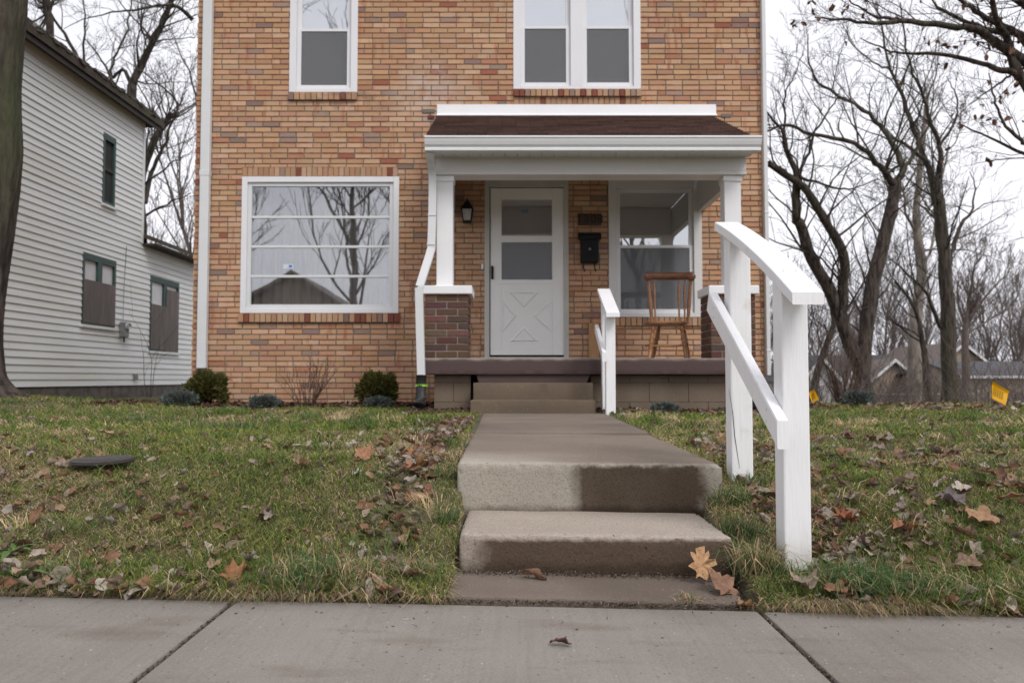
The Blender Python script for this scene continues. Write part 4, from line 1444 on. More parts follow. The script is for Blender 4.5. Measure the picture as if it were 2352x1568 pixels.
while z < ZT1:
    rects = [(YS, YE if z > ZT2 - .06 else YB2, z, min(z + EX, ZT1))]
    for o in nops: rects = subtract(rects, o)
    cutr = []
    for r in rects:
        # butt joints between board lengths
        a_ = r[0]
        while r[1] - a_ > 4.6:
            k_ = a_ + rb.uniform(2.4, 3.7)
            cutr.append((a_, k_ - .002, r[2], r[3])); a_ = k_ + .002
        cutr.append((a_, r[1], r[2], r[3]))
    for r in cutr:
        a0, a1, b0, b1 = r
        t0, t1 = (b0 - z) / EX, (b1 - z) / EX
        jj = rb.uniform(-.002, .003); xo0, xo1 = NX + .022 + jj - .019 * t0, NX + .022 - .019 * t1
        bb = MB().hexa([(xo0, a0, b0), (xo0, a1, b0), (NX - .015, a1, b0), (NX - .015, a0, b0), (xo1, a0, b1 + .004), (xo1, a1, b1 + .004), (NX - .015, a1, b1 + .004), (NX - .015, a0, b1 + .004)])
        bb.build('clapboard', M['siding'], NB)
    z += EX
MB().bevbox(NX - .02, NX + .034, YE - .04, YE + .045, ZT2 - .0, ZT1, .003).build('corner_board', M['siding'], NB)
MB().bevbox(NX - .03, NX + .026, YS, YE + .03, ZT1 + .001, ZT1 + .2, .003).build('frieze', M['siding'], NB)
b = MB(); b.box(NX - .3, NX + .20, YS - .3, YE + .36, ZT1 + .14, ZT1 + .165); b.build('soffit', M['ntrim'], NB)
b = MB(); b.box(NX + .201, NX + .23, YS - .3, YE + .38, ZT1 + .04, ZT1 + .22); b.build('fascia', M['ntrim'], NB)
b = MB(); b.hexa([(NX + .27, YS - .4, ZT1 + .14), (NX + .27, YE + .45, ZT1 + .14), (NX - 4.2, YE + .45, ZT1 + 3.6), (NX - 4.2, YS - .4, ZT1 + 3.6),
                  (NX + .28, YS - .4, ZT1 + .26), (NX + .28, YE + .45, ZT1 + .26), (NX - 4.2, YE + .45, ZT1 + 3.74), (NX - 4.2, YS - .4, ZT1 + 3.74)])
nro = b.build('roof', M['nroof'], NB)
b = MB(); rg = random.Random(5)
for k in range(520):
    y = YS + rg.random() * 8.4; sz_ = rg.uniform(.02, .06)
    c = Vector((NX + .27 - rg.random() * .14, y, ZT1 + .26 + rg.random() * .06))
    b.hexa([c + Vector((sx * sz_ * rg.uniform(.5, 1), sy * sz_ * rg.uniform(.7, 2.5), sz * sz_ * rg.uniform(.3, .9))) for sz in (-1, 1) for sx, sy in ((-1, -1), (1, -1), (1, 1), (-1, 1))])
b.build('gutter_debris', M['nroof'], NB, kind='stuff')
MB().prism([(NX - 3.6, ZT1), (NX - .02, ZT1), (NX - .02, ZT1 + .16), (NX - 3.6, ZT1 + 2.9)], 'y', YE - .1, YE).build('gable_wall', M['siding'], NB)
b = MB(); b.hexa([(NX + .34, YE + .04, ZT2 + .02), (NX + .34, YB2 + .3, ZT2 + .02), (NX - 3, YB2 + .3, ZT2 + 1.3), (NX - 3, YE + .04, ZT2 + 1.3),
                  (NX + .34, YE + .04, ZT2 + .12), (NX + .34, YB2 + .3, ZT2 + .12), (NX - 3, YB2 + .3, ZT2 + 1.42), (NX - 3, YE + .04, ZT2 + 1.42)])
b.build('lean_to_roof', M['nroof'], NB)
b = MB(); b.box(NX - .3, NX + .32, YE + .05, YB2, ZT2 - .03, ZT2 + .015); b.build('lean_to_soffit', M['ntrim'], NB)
def nwin(r, boards, mull=True):
    y0, y1, z0, z1 = r
    b = MB()
    def bar(a0, a1, c0, c1, x1=.026): b.box(NX - .06, NX + x1, a0, a1, c0, c1)
    bar(y0, y0 + .07, z0, z1); bar(y1 - .07, y1, z0, z1); bar(y0 + .071, y1 - .071, z1 - .13, z1); bar(y0 + .071, y1 - .071, z0, z0 + .06)
    if mull:
        ym = (y0 + y1) / 2; bar(ym - .085, ym + .085, z0 + .061, z1 - .131)
    w = b.build('window', M['green_frame'], NB)
    MB().box(NX - .035, NX - .03, y0 + .06, y1 - .06, z0 + .06, z1 - .13).build('pane', M['nglass'], w)
    MB().box(NX - .02, NX - .0185, y0 + .06, y1 - .06, z0 + .06, z1 - .13).build('curtain', M['blind'] if mull else M['dark'], w)
    for (a0, a1, c0, c1) in boards:
        MB().bevbox(NX + .0265, NX + .042, a0, a1, c0, c1, .002).build('plywood_board', M['ply'], w)
    MB().bevbox(NX - .03, NX + .06, y0 - .04, y1 + .04, z0 - .055, z0 - .001, .003).build('sill', M['siding'], w)
    return w
wup = nwin(uw, [], False)
MB().box(NX - .02, NX + .01, uw[0] + .071, uw[1] - .071, (uw[2] + uw[3]) / 2 - .03, (uw[2] + uw[3]) / 2 + .03).build('meeting_rail', M['ntrim'], wup)
nwin(lw1, [(lw1[0] + .03, lw1[1] - .03, lw1[2] + .04, lw1[2] + .88)])
ym = (lw2[0] + lw2[1]) / 2
nwin(lw2, [(lw2[0] + .03, ym + .04, lw2[2] + .04, lw2[2] + 1.08), (ym + .041, lw2[1] - .03, lw2[2] + .0, lw2[2] + 1.50)])
yM = 16.85
mq = P(276, 757, yM)
MTR = E('electric_meter', (NX, yM, mq.z - .25), 'small grey utility meter with a thin cable on the white clapboards', 'meter')
MB().bevbox(NX + .023, NX + .14, yM - .10, yM + .10, mq.z - .16, mq.z + .16, .02).build('box', M['grey_metal'], MTR)
MB().tube([(NX + .14, yM, mq.z + .06), (NX + .2, yM, mq.z + .06)], [.085, .075], 14).build('dial', M['frost'], MTR)
MB().tube([(NX + .05, yM, mq.z + .16), (NX + .04, yM + .03, mq.z + .9), (NX + .04, yM + .1, 3.5)], .006, 6).build('cable', M['grey_metal'], MTR)
MB().tube([(NX + .08, yM, mq.z - .16), (NX + .08, yM, mq.z - .27)], .02, 6).build('stub', M['ntrim'], MTR)
vent = P(329, 865, 17.5)
MB().bevbox(NX + .023, NX + .06, 17.43, 17.57, vent.z - .07, vent.z + .07, .004).build('vent', M['grey_metal'], NB)


# ---------------------------------------------------------------- trees
class TubeNet:
    """many tapered tubes collected as arrays (all quads)"""
    def __init__(s):
        s.V, s.F, s.n = [], [], 0

    def tube(s, pts, rad, sides):
        pts = np.asarray(pts, float); rad = np.asarray(rad, float)
        n = len(pts)
        t = np.empty_like(pts)
        t[1:-1] = pts[2:] - pts[:-2]; t[0] = pts[1] - pts[0]; t[-1] = pts[-1] - pts[-2]
        t /= np.linalg.norm(t, axis=1, keepdims=True) + 1e-9
        m = t.mean(0)
        ref = np.eye(3)[np.argmin(np.abs(m))]
        a = np.cross(t, ref); a /= np.linalg.norm(a, axis=1, keepdims=True) + 1e-9
        b = np.cross(t, a)
        th = np.arange(sides) * 2 * np.pi / sides
        ring = pts[:, None, :] + rad[:, None, None] * (a[:, None, :] * np.cos(th)[None, :, None] + b[:, None, :] * np.sin(th)[None, :, None])
        s.V.append(ring.reshape(-1, 3))
        i = np.arange(n - 1)[:, None] * sides; k = np.arange(sides)[None, :]; k2 = (k + 1) % sides
        f = np.stack([i + k, i + k2, i + sides + k2, i + sides + k], -1).reshape(-1, 4) + s.n
        s.F.append(f)
        s.n += n * sides

    def mesh(s, name, org):
        return mesh_np(name, np.concatenate(s.V) - np.array(org), np.concatenate(s.F), None, True)


def sides_for(r):
    return 10 if r > .12 else 7 if r > .045 else 5 if r > .018 else 3


def smooth_poly(pts, k=4):
    """Catmull-Rom through points"""
    pts = [np.asarray(p, float) for p in pts]
    if len(pts) < 3: 
        return np.array([pts[0] + (pts[-1] - pts[0]) * t for t in np.linspace(0, 1, k + 1)])
    q = [2 * pts[0] - pts[1]] + pts + [2 * pts[-1] - pts[-2]]
    out = []
    for i in range(1, len(q) - 2):
        for t in np.linspace(0, 1, k, endpoint=False):
            a, b, c, d = q[i - 1], q[i], q[i + 1], q[i + 2]
            out.append(.5 * (2 * b + (c - a) * t + (2 * a - 5 * b + 4 * c - d) * t * t + (3 * b - 3 * c + d - a) * t ** 3))
    out.append(pts[-1])
    return np.array(out)


def limb(net, pts, r0, r1, rg, jit=.0):
    p = smooth_poly(pts)
    n = len(p)
    r = r0 + (r1 - r0) * np.linspace(0, 1, n) ** .8
    if jit:
        p[1:-1] += rg.normal(0, jit, (n - 2, 3))
    net.tube(p, r * (1 + rg.normal(0, .04, n)), sides_for(max(r0, r1)))
    return p, r


def grow(net, start, d, length, r, rg, level, maxlevel, rmin, up=.25, kids=(3, 6), wob=.16, seg=None, tips=None):
    """one branch and, recursively, its side branches"""
    n = seg or (6 if level == 0 else 5 if level == 1 else 4)
    pts = [np.asarray(start, float)]
    d = np.asarray(d, float); d /= np.linalg.norm(d)
    step = length / n
    for i in range(n):
        d = d + rg.normal(0, wob, 3) + np.array([0, 0, up * .18])
        d /= np.linalg.norm(d)
        pts.append(pts[-1] + d * step)
    p = np.array(pts)
    rr = np.linspace(r, max(r * .28, rmin * .7), n + 1)
    net.tube(p, rr, sides_for(r))
    if tips is not None and level >= maxlevel - 1:
        tips.append(p[-1]); tips.append(p[n // 2])
    if level >= maxlevel:
        return
    side_branches(net, p, rr, length, rg, level + 1, maxlevel, rmin, up, kids, wob, tips)


def side_branches(net, p, rr, length, rg, level, maxlevel, rmin, up=.25, kids=(3, 6), wob=.16, tips=None, t0=.2, lf=(.3, .65), sub=None):
    k = rg.integers(kids[0], kids[1] + 1)
    n = len(p) - 1
    for j in range(k):
        t = t0 + (1 - t0) * (j + rg.random()) / k
        t = min(t, .999)
        i = int(t * n); f = t * n - i
        s = p[i] * (1 - f) + p[i + 1] * f
        ra = rr[i] * (1 - f) + rr[i + 1] * f
        tan = p[i + 1] - p[i]; tan /= np.linalg.norm(tan) + 1e-9
        side = rg.normal(0, 1, 3); side -= tan * side.dot(tan); side /= np.linalg.norm(side) + 1e-9
        ang = rg.uniform(.45, 1.1)
        d = tan * math.cos(ang) + side * math.sin(ang) + np.array([0, 0, up * .5])
        L2 = length * rg.uniform(*lf) * (1.15 - .5 * t)
        r2 = max(min(ra * rg.uniform(.4, .62), L2 * .0145), rmin)
        grow(net, s, d, L2, r2, rg, level, maxlevel, rmin, up, sub or (3, 5), wob, None, tips)


def tree_obj(name, label, base, net, trunk_net, group, mat='bark', cat='tree'):
    T = E(name, base, label, cat, group)
    link_mesh('trunk', trunk_net.mesh('trunk', base), M[mat], T)
    link_mesh('branches', net.mesh('branches', base), M[mat], T)
    return T


def z1(x, y): return .333 * x, .333 * y                                   # measured on an enlargement of the top left corner
def r1_(x, y): return 1740.5 + .312 * x, .312 * y                         # top right
def r2_(x, y): return 1740.5 + .312 * x, 470.4 + .312 * y                 # right, below


def traced_tree(name, label, limbs, base_px, d, seed, group, trunk_limbs=1, mat='bark', rmin=.0055, kids=(4, 7), depth=3, up=.3, lf=(.3, .6), spread=1.0, cover=1.0):
    """limbs: (list of view points, r0, r1, depth spread); the crown grows from them"""
    rg = np.random.default_rng(seed)
    trunk, br = TubeNet(), TubeNet()
    bx, by = base_px
    b0 = P(bx, by, d); zg = float(gz(b0.x, d))
    for k, (pts, ra, rb_, dd) in enumerate(limbs):
        w = []
        for i, q in enumerate(pts):
            t = i / (len(pts) - 1)
            w.append(np.array(P(q[0], q[1], d + dd[0] + (dd[1] - dd[0]) * t)))
        if k == 0:
            w[0][2] = min(w[0][2], zg - .1)
        if k < trunk_limbs:
            p, r = limb(trunk, w, ra, rb_, rg, .01)
            if k == 0:
                # root flare
                q0 = w[0].copy(); q0[2] = zg - .15
                trunk.tube(np.array([q0, q0 + [0, 0, .25], q0 + [0, 0, .6]]), np.array([ra * 1.6, ra * 1.25, ra * 1.0]), 12)
        else:
            p, r = limb(br, w, ra * .74, rb_ * .5, rg, .02)
        L = np.linalg.norm(p[-1] - p[0])
        nk = int(max(4, L * 1.9) * cover)
        side_branches(br, p, r * .9, min(max(L, 2.5), 5.0) * spread, rg, 1, depth, rmin, up, (nk, nk + 3), .17, None, .35 if k == 0 else .15, lf)
    return tree_obj(name, label, (b0.x, d, zg), br, trunk, group, mat)


GR = 'bare trees behind the houses'
Z0 = (0, 0)
traced_tree('bare_tree', 'large bare tree forking low into dark leaning stems, right of the brick house', [
    ([r2_(800, 1490), r2_(765, 1300), r2_(775, 1150), r2_(830, 700), r2_(930, 250), r2_(995, 0), r1_(1010, 1340)], .235, .17, (0, .4)),
    ([r2_(765, 1250), r2_(690, 1050), r2_(540, 650), r2_(400, 400), r2_(325, 180), r2_(285, 80), r1_(290, 1310)], .215, .11, (0, -1.0)),
    ([r2_(740, 1180), r2_(640, 950), r2_(625, 650), r2_(640, 420), r2_(560, 220), r2_(430, 0), r1_(340, 1380), r1_(210, 1290), r1_(75, 1200)], .175, .08, (0, -1.5)),
    ([r1_(1010, 1360), r1_(950, 1290), r1_(870, 1190), r1_(700, 1060), r1_(400, 990), r1_(200, 930), r1_(60, 965)], .15, .05, (.4, -1.5)),
    ([r1_(1010, 1350), r1_(1070, 1230), r1_(980, 1040), r1_(900, 920), r1_(720, 770), r1_(470, 640), r1_(380, 480), r1_(370, 250)], .15, .03, (.4, 1.4)),
    ([r1_(1040, 1300), r1_(1110, 1200), r1_(1170, 1080), r1_(1190, 960), r1_(1110, 880)], .11, .04, (.4, 1.0)),
    ([r1_(290, 1310), r1_(215, 1100), r1_(170, 960), r1_(65, 825)], .12, .05, (-1, -1.8)),
    ([r1_(295, 1310), r1_(355, 1170), r1_(420, 980), r1_(560, 760), r1_(620, 640)], .075, .02, (-1, -.4)),
    ([r1_(215, 1080), r1_(195, 850), r1_(195, 700), r1_(260, 560), r1_(340, 400)], .06, .018, (-1, -1.6)),
    ([r1_(300, 1300), r1_(560, 1380), r1_(700, 1390), r1_(890, 1320)], .06, .03, (-1, .2)),
], r2_(800, 1490), 22.0, 3, GR, 3, cover=1.25)
traced_tree('bare_tree', 'straight dark bare tree with a high fork, near the right edge behind the lawn', [
    ([r2_(1415, 1510), r2_(1402, 1000), r2_(1380, 500), r2_(1335, 0), r1_(1320, 1500), r1_(1300, 1320)], .235, .15, (0, 0)),
    ([r1_(1300, 1330), r1_(1270, 1270), r1_(1190, 1080), r1_(1110, 850), r1_(1070, 720), r1_(980, 520), r1_(930, 340), r1_(905, 150), r1_(840, 0)], .15, .03, (0, 1)),
    ([r1_(1305, 1330), r1_(1335, 1270), r1_(1340, 1070), r1_(1270, 920), r1_(1230, 750), r1_(1160, 590), r1_(1100, 400), r1_(1070, 200), r1_(1050, 20)], .13, .03, (0, -1)),
    ([r1_(1340, 1070), r1_(1450, 900), r1_(1470, 760), r1_(1430, 640), r1_(1390, 560)], .07, .02, (0, 1)),
    ([r1_(1235, 1180), r1_(1100, 1080), r1_(950, 980), r1_(800, 830), r1_(690, 720)], .10, .02, (0, -1)),
    ([r2_(1390, 480), r2_(1440, 320), r2_(1500, 130), r2_(1570, 60), r1_(1600, 1400), r1_(1560, 1260)], .13, .02, (0, 1)),
    ([r2_(1345, 900), r2_(1250, 670), r2_(1150, 550), r2_(960, 380)], .10, .03, (0, -1)),
    ([r2_(1345, 180), r2_(1290, 80), r2_(1190, 0), r1_(1150, 1480)], .09, .03, (0, 1.5)),
    ([r1_(975, 510), r1_(850, 460), r1_(700, 330), r1_(610, 170), r1_(500, 120)], .05, .012, (.9, .4)),
    ([r1_(1230, 750), r1_(1310, 560), r1_(1330, 380), r1_(1325, 200)], .045, .012, (-1, .2)),
], r2_(1415, 1510), 24.5, 4, GR, 1, cover=1.2)
traced_tree('bare_tree', 'pale-barked sycamore standing between the two dark trees', [
    ([r2_(1150, 1500), r2_(1160, 900), r2_(1205, 500), r2_(1170, 150), r1_(1180, 1400), r1_(1230, 900), r1_(1250, 700)], .34, .07, (0, 0)),
    ([r2_(1205, 450), r2_(1280, 300), r1_(1380, 1180), r1_(1470, 1020), r1_(1500, 800)], .12, .02, (0, 2)),
    ([r2_(1170, 200), r2_(1090, 60), r1_(1050, 1350), r1_(900, 1300)], .12, .03, (0, -2)),
    ([r2_(1190, 330), r2_(1400, 330), r2_(1600, 350), r2_(1780, 420)], .08, .02, (0, 1)),
], r2_(1150, 1500), 36.0, 5, GR, 1, 'bark_pale', .012, cover=1.0)
traced_tree('bare_tree', 'slender crooked bare tree just left of the straight dark tree', [
    ([r2_(1265, 1500), r2_(1235, 1150), r2_(1215, 1020), r2_(1180, 830), r2_(1110, 690), r2_(1010, 560)], .13, .04, (0, 0)),
    ([r2_(1185, 850), r2_(1160, 620), r2_(1105, 300), r2_(1095, 120)], .06, .02, (0, 1)),
], r2_(1265, 1500), 27.0, 6, GR, 1, cover=1.3)
traced_tree('bare_tree', 'short leaning bare tree between the tall handrail and the forked tree', [
    ([r2_(400, 1480), r2_(430, 1260), r2_(500, 1040), r2_(555, 880), r2_(545, 720)], .15, .05, (0, 0)),
    ([r2_(390, 1380), r2_(250, 1100), r2_(200, 800), r2_(210, 500)], .10, .03, (0, 2)),
], r2_(400, 1480), 25.0, 8, GR, 1, cover=1.4)
traced_tree('bare_tree', 'small round-crowned bare tree with many upswept stems above the tan house', [
    ([r2_(1535, 1250), r2_(1525, 1000), r2_(1540, 850), r2_(1590, 700)], .20, .09, (0, 0)),
    ([r2_(1530, 900), r2_(1640, 720), r2_(1780, 560), r2_(1880, 450)], .10, .02, (0, 1)),
    ([r2_(1530, 900), r2_(1560, 650), r2_(1600, 450), r2_(1680, 340)], .10, .02, (0, -1)),
    ([r2_(1530, 900), r2_(1470, 700), r2_(1480, 500), r2_(1540, 380)], .08, .02, (0, 2)),
    ([r2_(1530, 950), r2_(1700, 850), r2_(1850, 760), r2_(1930, 640)], .07, .02, (0, 1)),
], r2_(1535, 1500), 38.0, 9, GR, 1, 'bark_far', .010, (5, 8), 3, .8, (.35, .6), 1.0, 1.6)

GL = 'bare trees behind the clapboard house'
traced_tree('bare_tree', 'bare tree rising beside the clapboard house corner, nearest the brick house', [
    ([(330, 900), z1(975, 1560), z1(970, 1250), z1(1030, 1050), z1(1110, 880), z1(1180, 780)], .19, .07, (0, 0)),
    ([z1(1000, 1400), z1(1060, 1150), z1(1150, 980), z1(1200, 800), z1(1290, 620)], .11, .03, (0, 1)),
    ([z1(975, 1500), z1(1100, 1430), z1(1310, 1335)], .07, .03, (0, 0)),
    ([z1(960, 1300), z1(1090, 1200), z1(1200, 1120), z1(1330, 1040)], .06, .02, (0, -1)),
    ([z1(1110, 880), z1(1230, 720), z1(1010, 520), z1(830, 400)], .07, .02, (0, 1)),
    ([z1(1400, 1000), z1(1330, 560), z1(1230, 330), z1(1160, 180)], .05, .02, (0, 0)),
], (330, 905), 24.0, 21, GL, 1, cover=1.2)
traced_tree('bare_tree', 'tall bare tree showing above the clapboard house eave, middle of the gap', [
    ([(300, 900), z1(905, 760), z1(915, 590), z1(1000, 400), z1(1100, 200), z1(1190, 0), z1(1260, -200)], .19, .06, (0, 0)),
    ([z1(910, 600), z1(850, 480), z1(770, 540), z1(790, 400), z1(860, 250), z1(905, 50), z1(920, -150)], .10, .03, (0, 1)),
    ([z1(1060, 290), z1(980, 210), z1(980, 60), z1(940, -100)], .07, .02, (0, 1)),
    ([z1(950, 520), z1(1040, 310), z1(1220, 270), z1(1340, 260)], .06, .02, (0, -1)),
    ([z1(930, 570), z1(1060, 580), z1(1290, 565)], .05, .02, (0, 1)),
    ([z1(1330, 140), z1(1250, 60), z1(1130, 30), z1(930, 70), z1(700, 100), z1(440, 200)], .11, .02, (0, -2)),
], (300, 905), 27.0, 22, GL, 1, cover=1.2)
traced_tree('bare_tree', 'bare tree behind the clapboard roof, leftmost with a straight upright stem', [
    ([(118, 900), z1(345, 320), z1(330, 100), z1(318, -200)], .15, .08, (0, 0)),
    ([z1(590, 500), z1(575, 420), z1(585, 170), z1(570, -50)], .09, .03, (1, 1)),
    ([z1(600, 510), z1(440, 230), z1(330, 90), z1(200, 20)], .10, .03, (1, 0)),
    ([z1(815, 650), z1(780, 580), z1(700, 420), z1(580, 260)], .10, .03, (1, 2)),
    ([z1(330, 250), z1(220, 190), z1(160, 140)], .06, .03, (0, -1)),
], (118, 905), 25.0, 23, GL, 1, cover=1.3)

# big trunk at the left edge
rg = np.random.default_rng(2)
tk, tb = TubeNet(), TubeNet()
dT = 9.0
edge = [(930, 85), (905, 46), (885, 22), (850, 4), (750, -2), (650, 8), (500, 29), (350, 43), (200, 41), (0, 57), (-200, 72), (-500, 95)]
rads = [.50, .34, .27, .235, .22, .215, .21, .205, .20, .195, .185, .17]
cp_, rr_ = [], []
for (py, px), r in zip(edge, rads):
    q = P(px, py, dT); cp_.append(np.array([q.x - r, dT, q.z])); rr_.append(r)
pp = smooth_poly(cp_, 16); rq = np.interp(np.linspace(0, 1, len(pp)), np.linspace(0, 1, len(rr_)), rr_)
th = np.arange(72) * 2 * np.pi / 72
ring = pp[:, None, :] + rq[:, None, None] * np.stack([np.cos(th), np.sin(th), 0 * th], -1)[None] * (1 + .04 * np.sin(th * 7 + pp[:, 2:3] * 1.3) + .03 * np.abs(np.sin(th * 11 - pp[:, 2:3] * 1.2 + 1.5 * np.sin(pp[:, 2:3] * 3.1))) + .02 * np.sin(th * 23 + pp[:, 2:3] * 4) + rg.normal(0, .006, (len(pp), 72)))[:, :, None]
tk.V.append(ring.reshape(-1, 3)); n_, s_ = len(pp), 72
ii = np.arange(n_ - 1)[:, None] * s_; kk = np.arange(s_)[None]; k2 = (kk + 1) % s_
tk.F.append(np.stack([ii + kk, ii + k2, ii + s_ + k2, ii + s_ + kk], -1).reshape(-1, 4)); tk.n = n_ * s_
for k in range(6):
    a = rg.uniform(0, 6.28)
    grow(tb, pp[-1 - k], [math.cos(a), math.sin(a), .8], 4.0, .09, rg, 0, 2, .008, .3, (4, 6))
tree_obj('street_tree', 'thick leaning tree trunk cut by the left edge of the picture', tuple(cp_[1]), tb, tk, None, 'bark')

# oak reaching in from beyond the right edge
rg = np.random.default_rng(12)
tk, tb = TubeNet(), TubeNet()
tips = []
dO = 11.5
bs = P(2760, 930, dO)
limb(tk, [(bs.x, dO, float(gz(bs.x, dO)) - .2), (bs.x - .05, dO, 2.0), P(2720, 430, dO), P(2690, 200, dO)], .34, .22, rg, .01)
OAKL = [([P(2720, 420, dO), P(*r1_(2250, 900), dO), P(*r1_(1960, 600), dO), P(*r1_(1880, 460), dO), P(*r1_(1840, 300), dO), P(*r1_(1760, 150), dO - .4), P(*r1_(1720, -60), dO - .6)], .13, .05),
        ([P(2700, 300, dO), P(*r1_(2200, 620), dO), P(*r1_(1960, 450), dO), P(*r1_(1800, 350), dO), P(*r1_(1620, 220), dO - .2), P(*r1_(1400, 190), dO - .3), P(*r1_(1050, 155), dO - .4), P(*r1_(850, 180), dO - .5), P(*r1_(620, 145), dO - .6), P(*r1_(420, 130), dO - .7)], .12, .015),
        ([P(2700, 150, dO), P(*r1_(2150, 420), dO + .3), P(*r1_(1940, 260), dO + .3), P(*r1_(1770, 180), dO + .2), P(*r1_(1600, 90), dO), P(*r1_(1480, -10), dO)], .10, .04),
        ([P(*r1_(1890, 530), dO), P(*r1_(1780, 515), dO), P(*r1_(1650, 465), dO + .1), P(*r1_(1300, 400), dO + .2), P(*r1_(1100, 395), dO + .2), P(*r1_(940, 365), dO + .3), P(*r1_(760, 285), dO + .3)], .06, .012),
        ([P(*r1_(1800, 245), dO), P(*r1_(1600, 195), dO), P(*r1_(1440, 120), dO), P(*r1_(1330, 50), dO), P(*r1_(1260, -20), dO)], .05, .02),
        ([P(*r1_(1040, 150), dO - .4), P(*r1_(940, 125), dO - .4), P(*r1_(860, 125), dO - .4), P(*r1_(740, 50), dO - .4), P(*r1_(640, -20), dO - .4)], .035, .012),
        ([P(2720, 420, dO), P(*r1_(2100, 1180), dO + .5), P(*r1_(1960, 1140), dO + .5), P(*r1_(1700, 1010), dO + .6), P(*r1_(1470, 910), dO + .7)], .06, .012),
        ([P(2720, 430, dO), P(*r1_(2100, 1090), dO - .3), P(*r1_(1930, 1030), dO - .3), P(*r1_(1800, 880), dO - .3), P(*r1_(1740, 720), dO - .3), P(*r1_(1700, 540), dO - .3)], .05, .012),
        ([P(*r1_(1960, 500), dO), P(*r1_(1850, 560), dO), P(*r1_(1730, 650), dO), P(*r1_(1560, 770), dO)], .03, .012),
        ([P(2690, 60, dO), P(*r1_(2100, 60), dO), P(*r1_(1960, 20), dO), P(*r1_(1850, -40), dO)], .11, .09)]
for pts, a, b_ in OAKL:
    p, r = limb(tb, pts, a * .9, b_ * .6, rg, .008)
    L = np.linalg.norm(p[-1] - p[0])
    nk = int(L * 2.4) + 2
    side_branches(tb, p, r * .6, 2.0, rg, 1, 3, .003, .15, (nk, nk + 2), .16, tips, .3, (.25, .55), (2, 4))
OAK = tree_obj('oak_tree', 'oak with long bare limbs and a few brown leaves reaching in at the upper right', (bs.x, dO, float(gz(bs.x, dO))), tb, tk, None, 'bark')


# ---------------------------------------------------------------- leaves
def leaf_shape(kind, seed, n=22, curl=None, cup=None):
    rg = np.random.default_rng(seed)
    th = np.linspace(0, 2 * np.pi, n, endpoint=False)
    if kind == 'oak':
        A = np.radians([0, 9, 17, 27, 34, 46, 56, 66, 80, 92, 104, 118, 130, 142, 158, 170, 180])
        Rr = np.array([.58, .46, .35, .47, .54, .46, .29, .38, .47, .42, .26, .34, .40, .36, .27, .30, .44])
        if n > 20:
            th = np.concatenate([A, 2 * np.pi - A[1:-1][::-1]])
            n = len(th)
        r = np.interp(np.minimum(th, 2 * np.pi - th), A, Rr) * (1 + .05 * rg.normal(0, 1, n))
        x, y = r * np.sin(th), r * np.cos(th)
    elif kind == 'maple':
        r = .66 + .34 * np.abs(np.cos(th * 2.5)) ** 1.5 + .16 * rg.random(n)
        x, y = .5 * r * np.sin(th), .5 * r * np.cos(th)
    else:
        r = 1 + .12 * rg.random(n)
        x, y = .27 * r * np.sin(th), .5 * r * np.cos(th)
    V = [np.zeros((1, 2)), np.stack([x, y], -1) * .55, np.stack([x, y], -1)]
    V = np.concatenate(V)
    c_ = rg.uniform(.35, 1.3); curl = curl or c_
    c_ = rg.uniform(-.25, .5); cup = c_ if cup is None else cup
    R = 1 / (curl * 4)
    X, Y = V[:, 0], V[:, 1]
    Z = R * (1 - np.cos(X / R)) + cup * Y * Y + .05 * rg.normal(0, 1, len(X)) * (np.abs(X) + np.abs(Y)) * 1.6 + .05 * np.sin(X * 13 + Y * 9)
    X = R * np.sin(X / R)
    V3 = np.stack([X, Y, Z], -1)
    V3[:, 2] -= V3[:, 2].min()
    Fc = []
    for i in range(n):
        j = (i + 1) % n
        Fc += [(0, 1 + i, 1 + j), (1 + i, 1 + n + i, 1 + n + j), (1 + i, 1 + n + j, 1 + j)]
    return V3, np.array(Fc)


LEAFC = [(0.26, 0.175, 0.125), (0.32, 0.235, 0.18), (0.40, 0.325, 0.27), (0.24, 0.125, 0.075), (0.29, 0.16, 0.095), (0.19, 0.125, 0.095), (0.46, 0.39, 0.335), (0.20, 0.10, 0.065), (0.36, 0.24, 0.15), (0.36, 0.29, 0.235)]
SH_BIG = [leaf_shape(k, s, 28) for k, s in (('oak', 1), ('oak', 2), ('maple', 3), ('maple', 4), ('oval', 5), ('oak', 6), ('oval', 7))]
SH_BIG.append(leaf_shape('oak', 8, 28, .12, .12))
SH_SMALL = [leaf_shape(k, s, 12) for k, s in (('oak', 11), ('maple', 12), ('oval', 13), ('oval', 14), ('maple', 15), ('oak', 16))]
leaf_me = []
for i, (V, Fc) in enumerate(SH_BIG):
    me = mesh_np('leaf', V, Fc, None, True); me.materials.append(M['leaf_o']); leaf_me.append(me)


def put_leaf(x, y, size, shape, colour, label, group=None, z=None, rot=None, tilt=None, name='fallen_leaf'):
    o = bpy.data.objects.new(name, leaf_me[shape])
    COL.objects.link(o)
    zz = float(gz(x, y)) + .012 if z is None else z
    o.location = (x, y, zz)
    t = tilt if tilt is not None else (random.uniform(-.5, .5), random.uniform(-.5, .5))
    o.rotation_euler = (t[0], t[1], random.uniform(0, 6.28) if rot is None else rot)
    o.scale = (size, size, size)
    o.color = (*colour, 1)
    return tag(o, label, 'leaf', group)


def ground_at(px, py, z):
    """point on the level z under view point"""
    a = P(px, py, 1.0)
    k = (z - CZ) / (a.z - CZ)
    return a.x * k, k


def lawn_at(px, py):
    d = 2.4
    while d < 30:
        q = P(px, py, d)
        if q.z <= float(gz(q.x, d)): return q.x, d
        d += .01
    return None


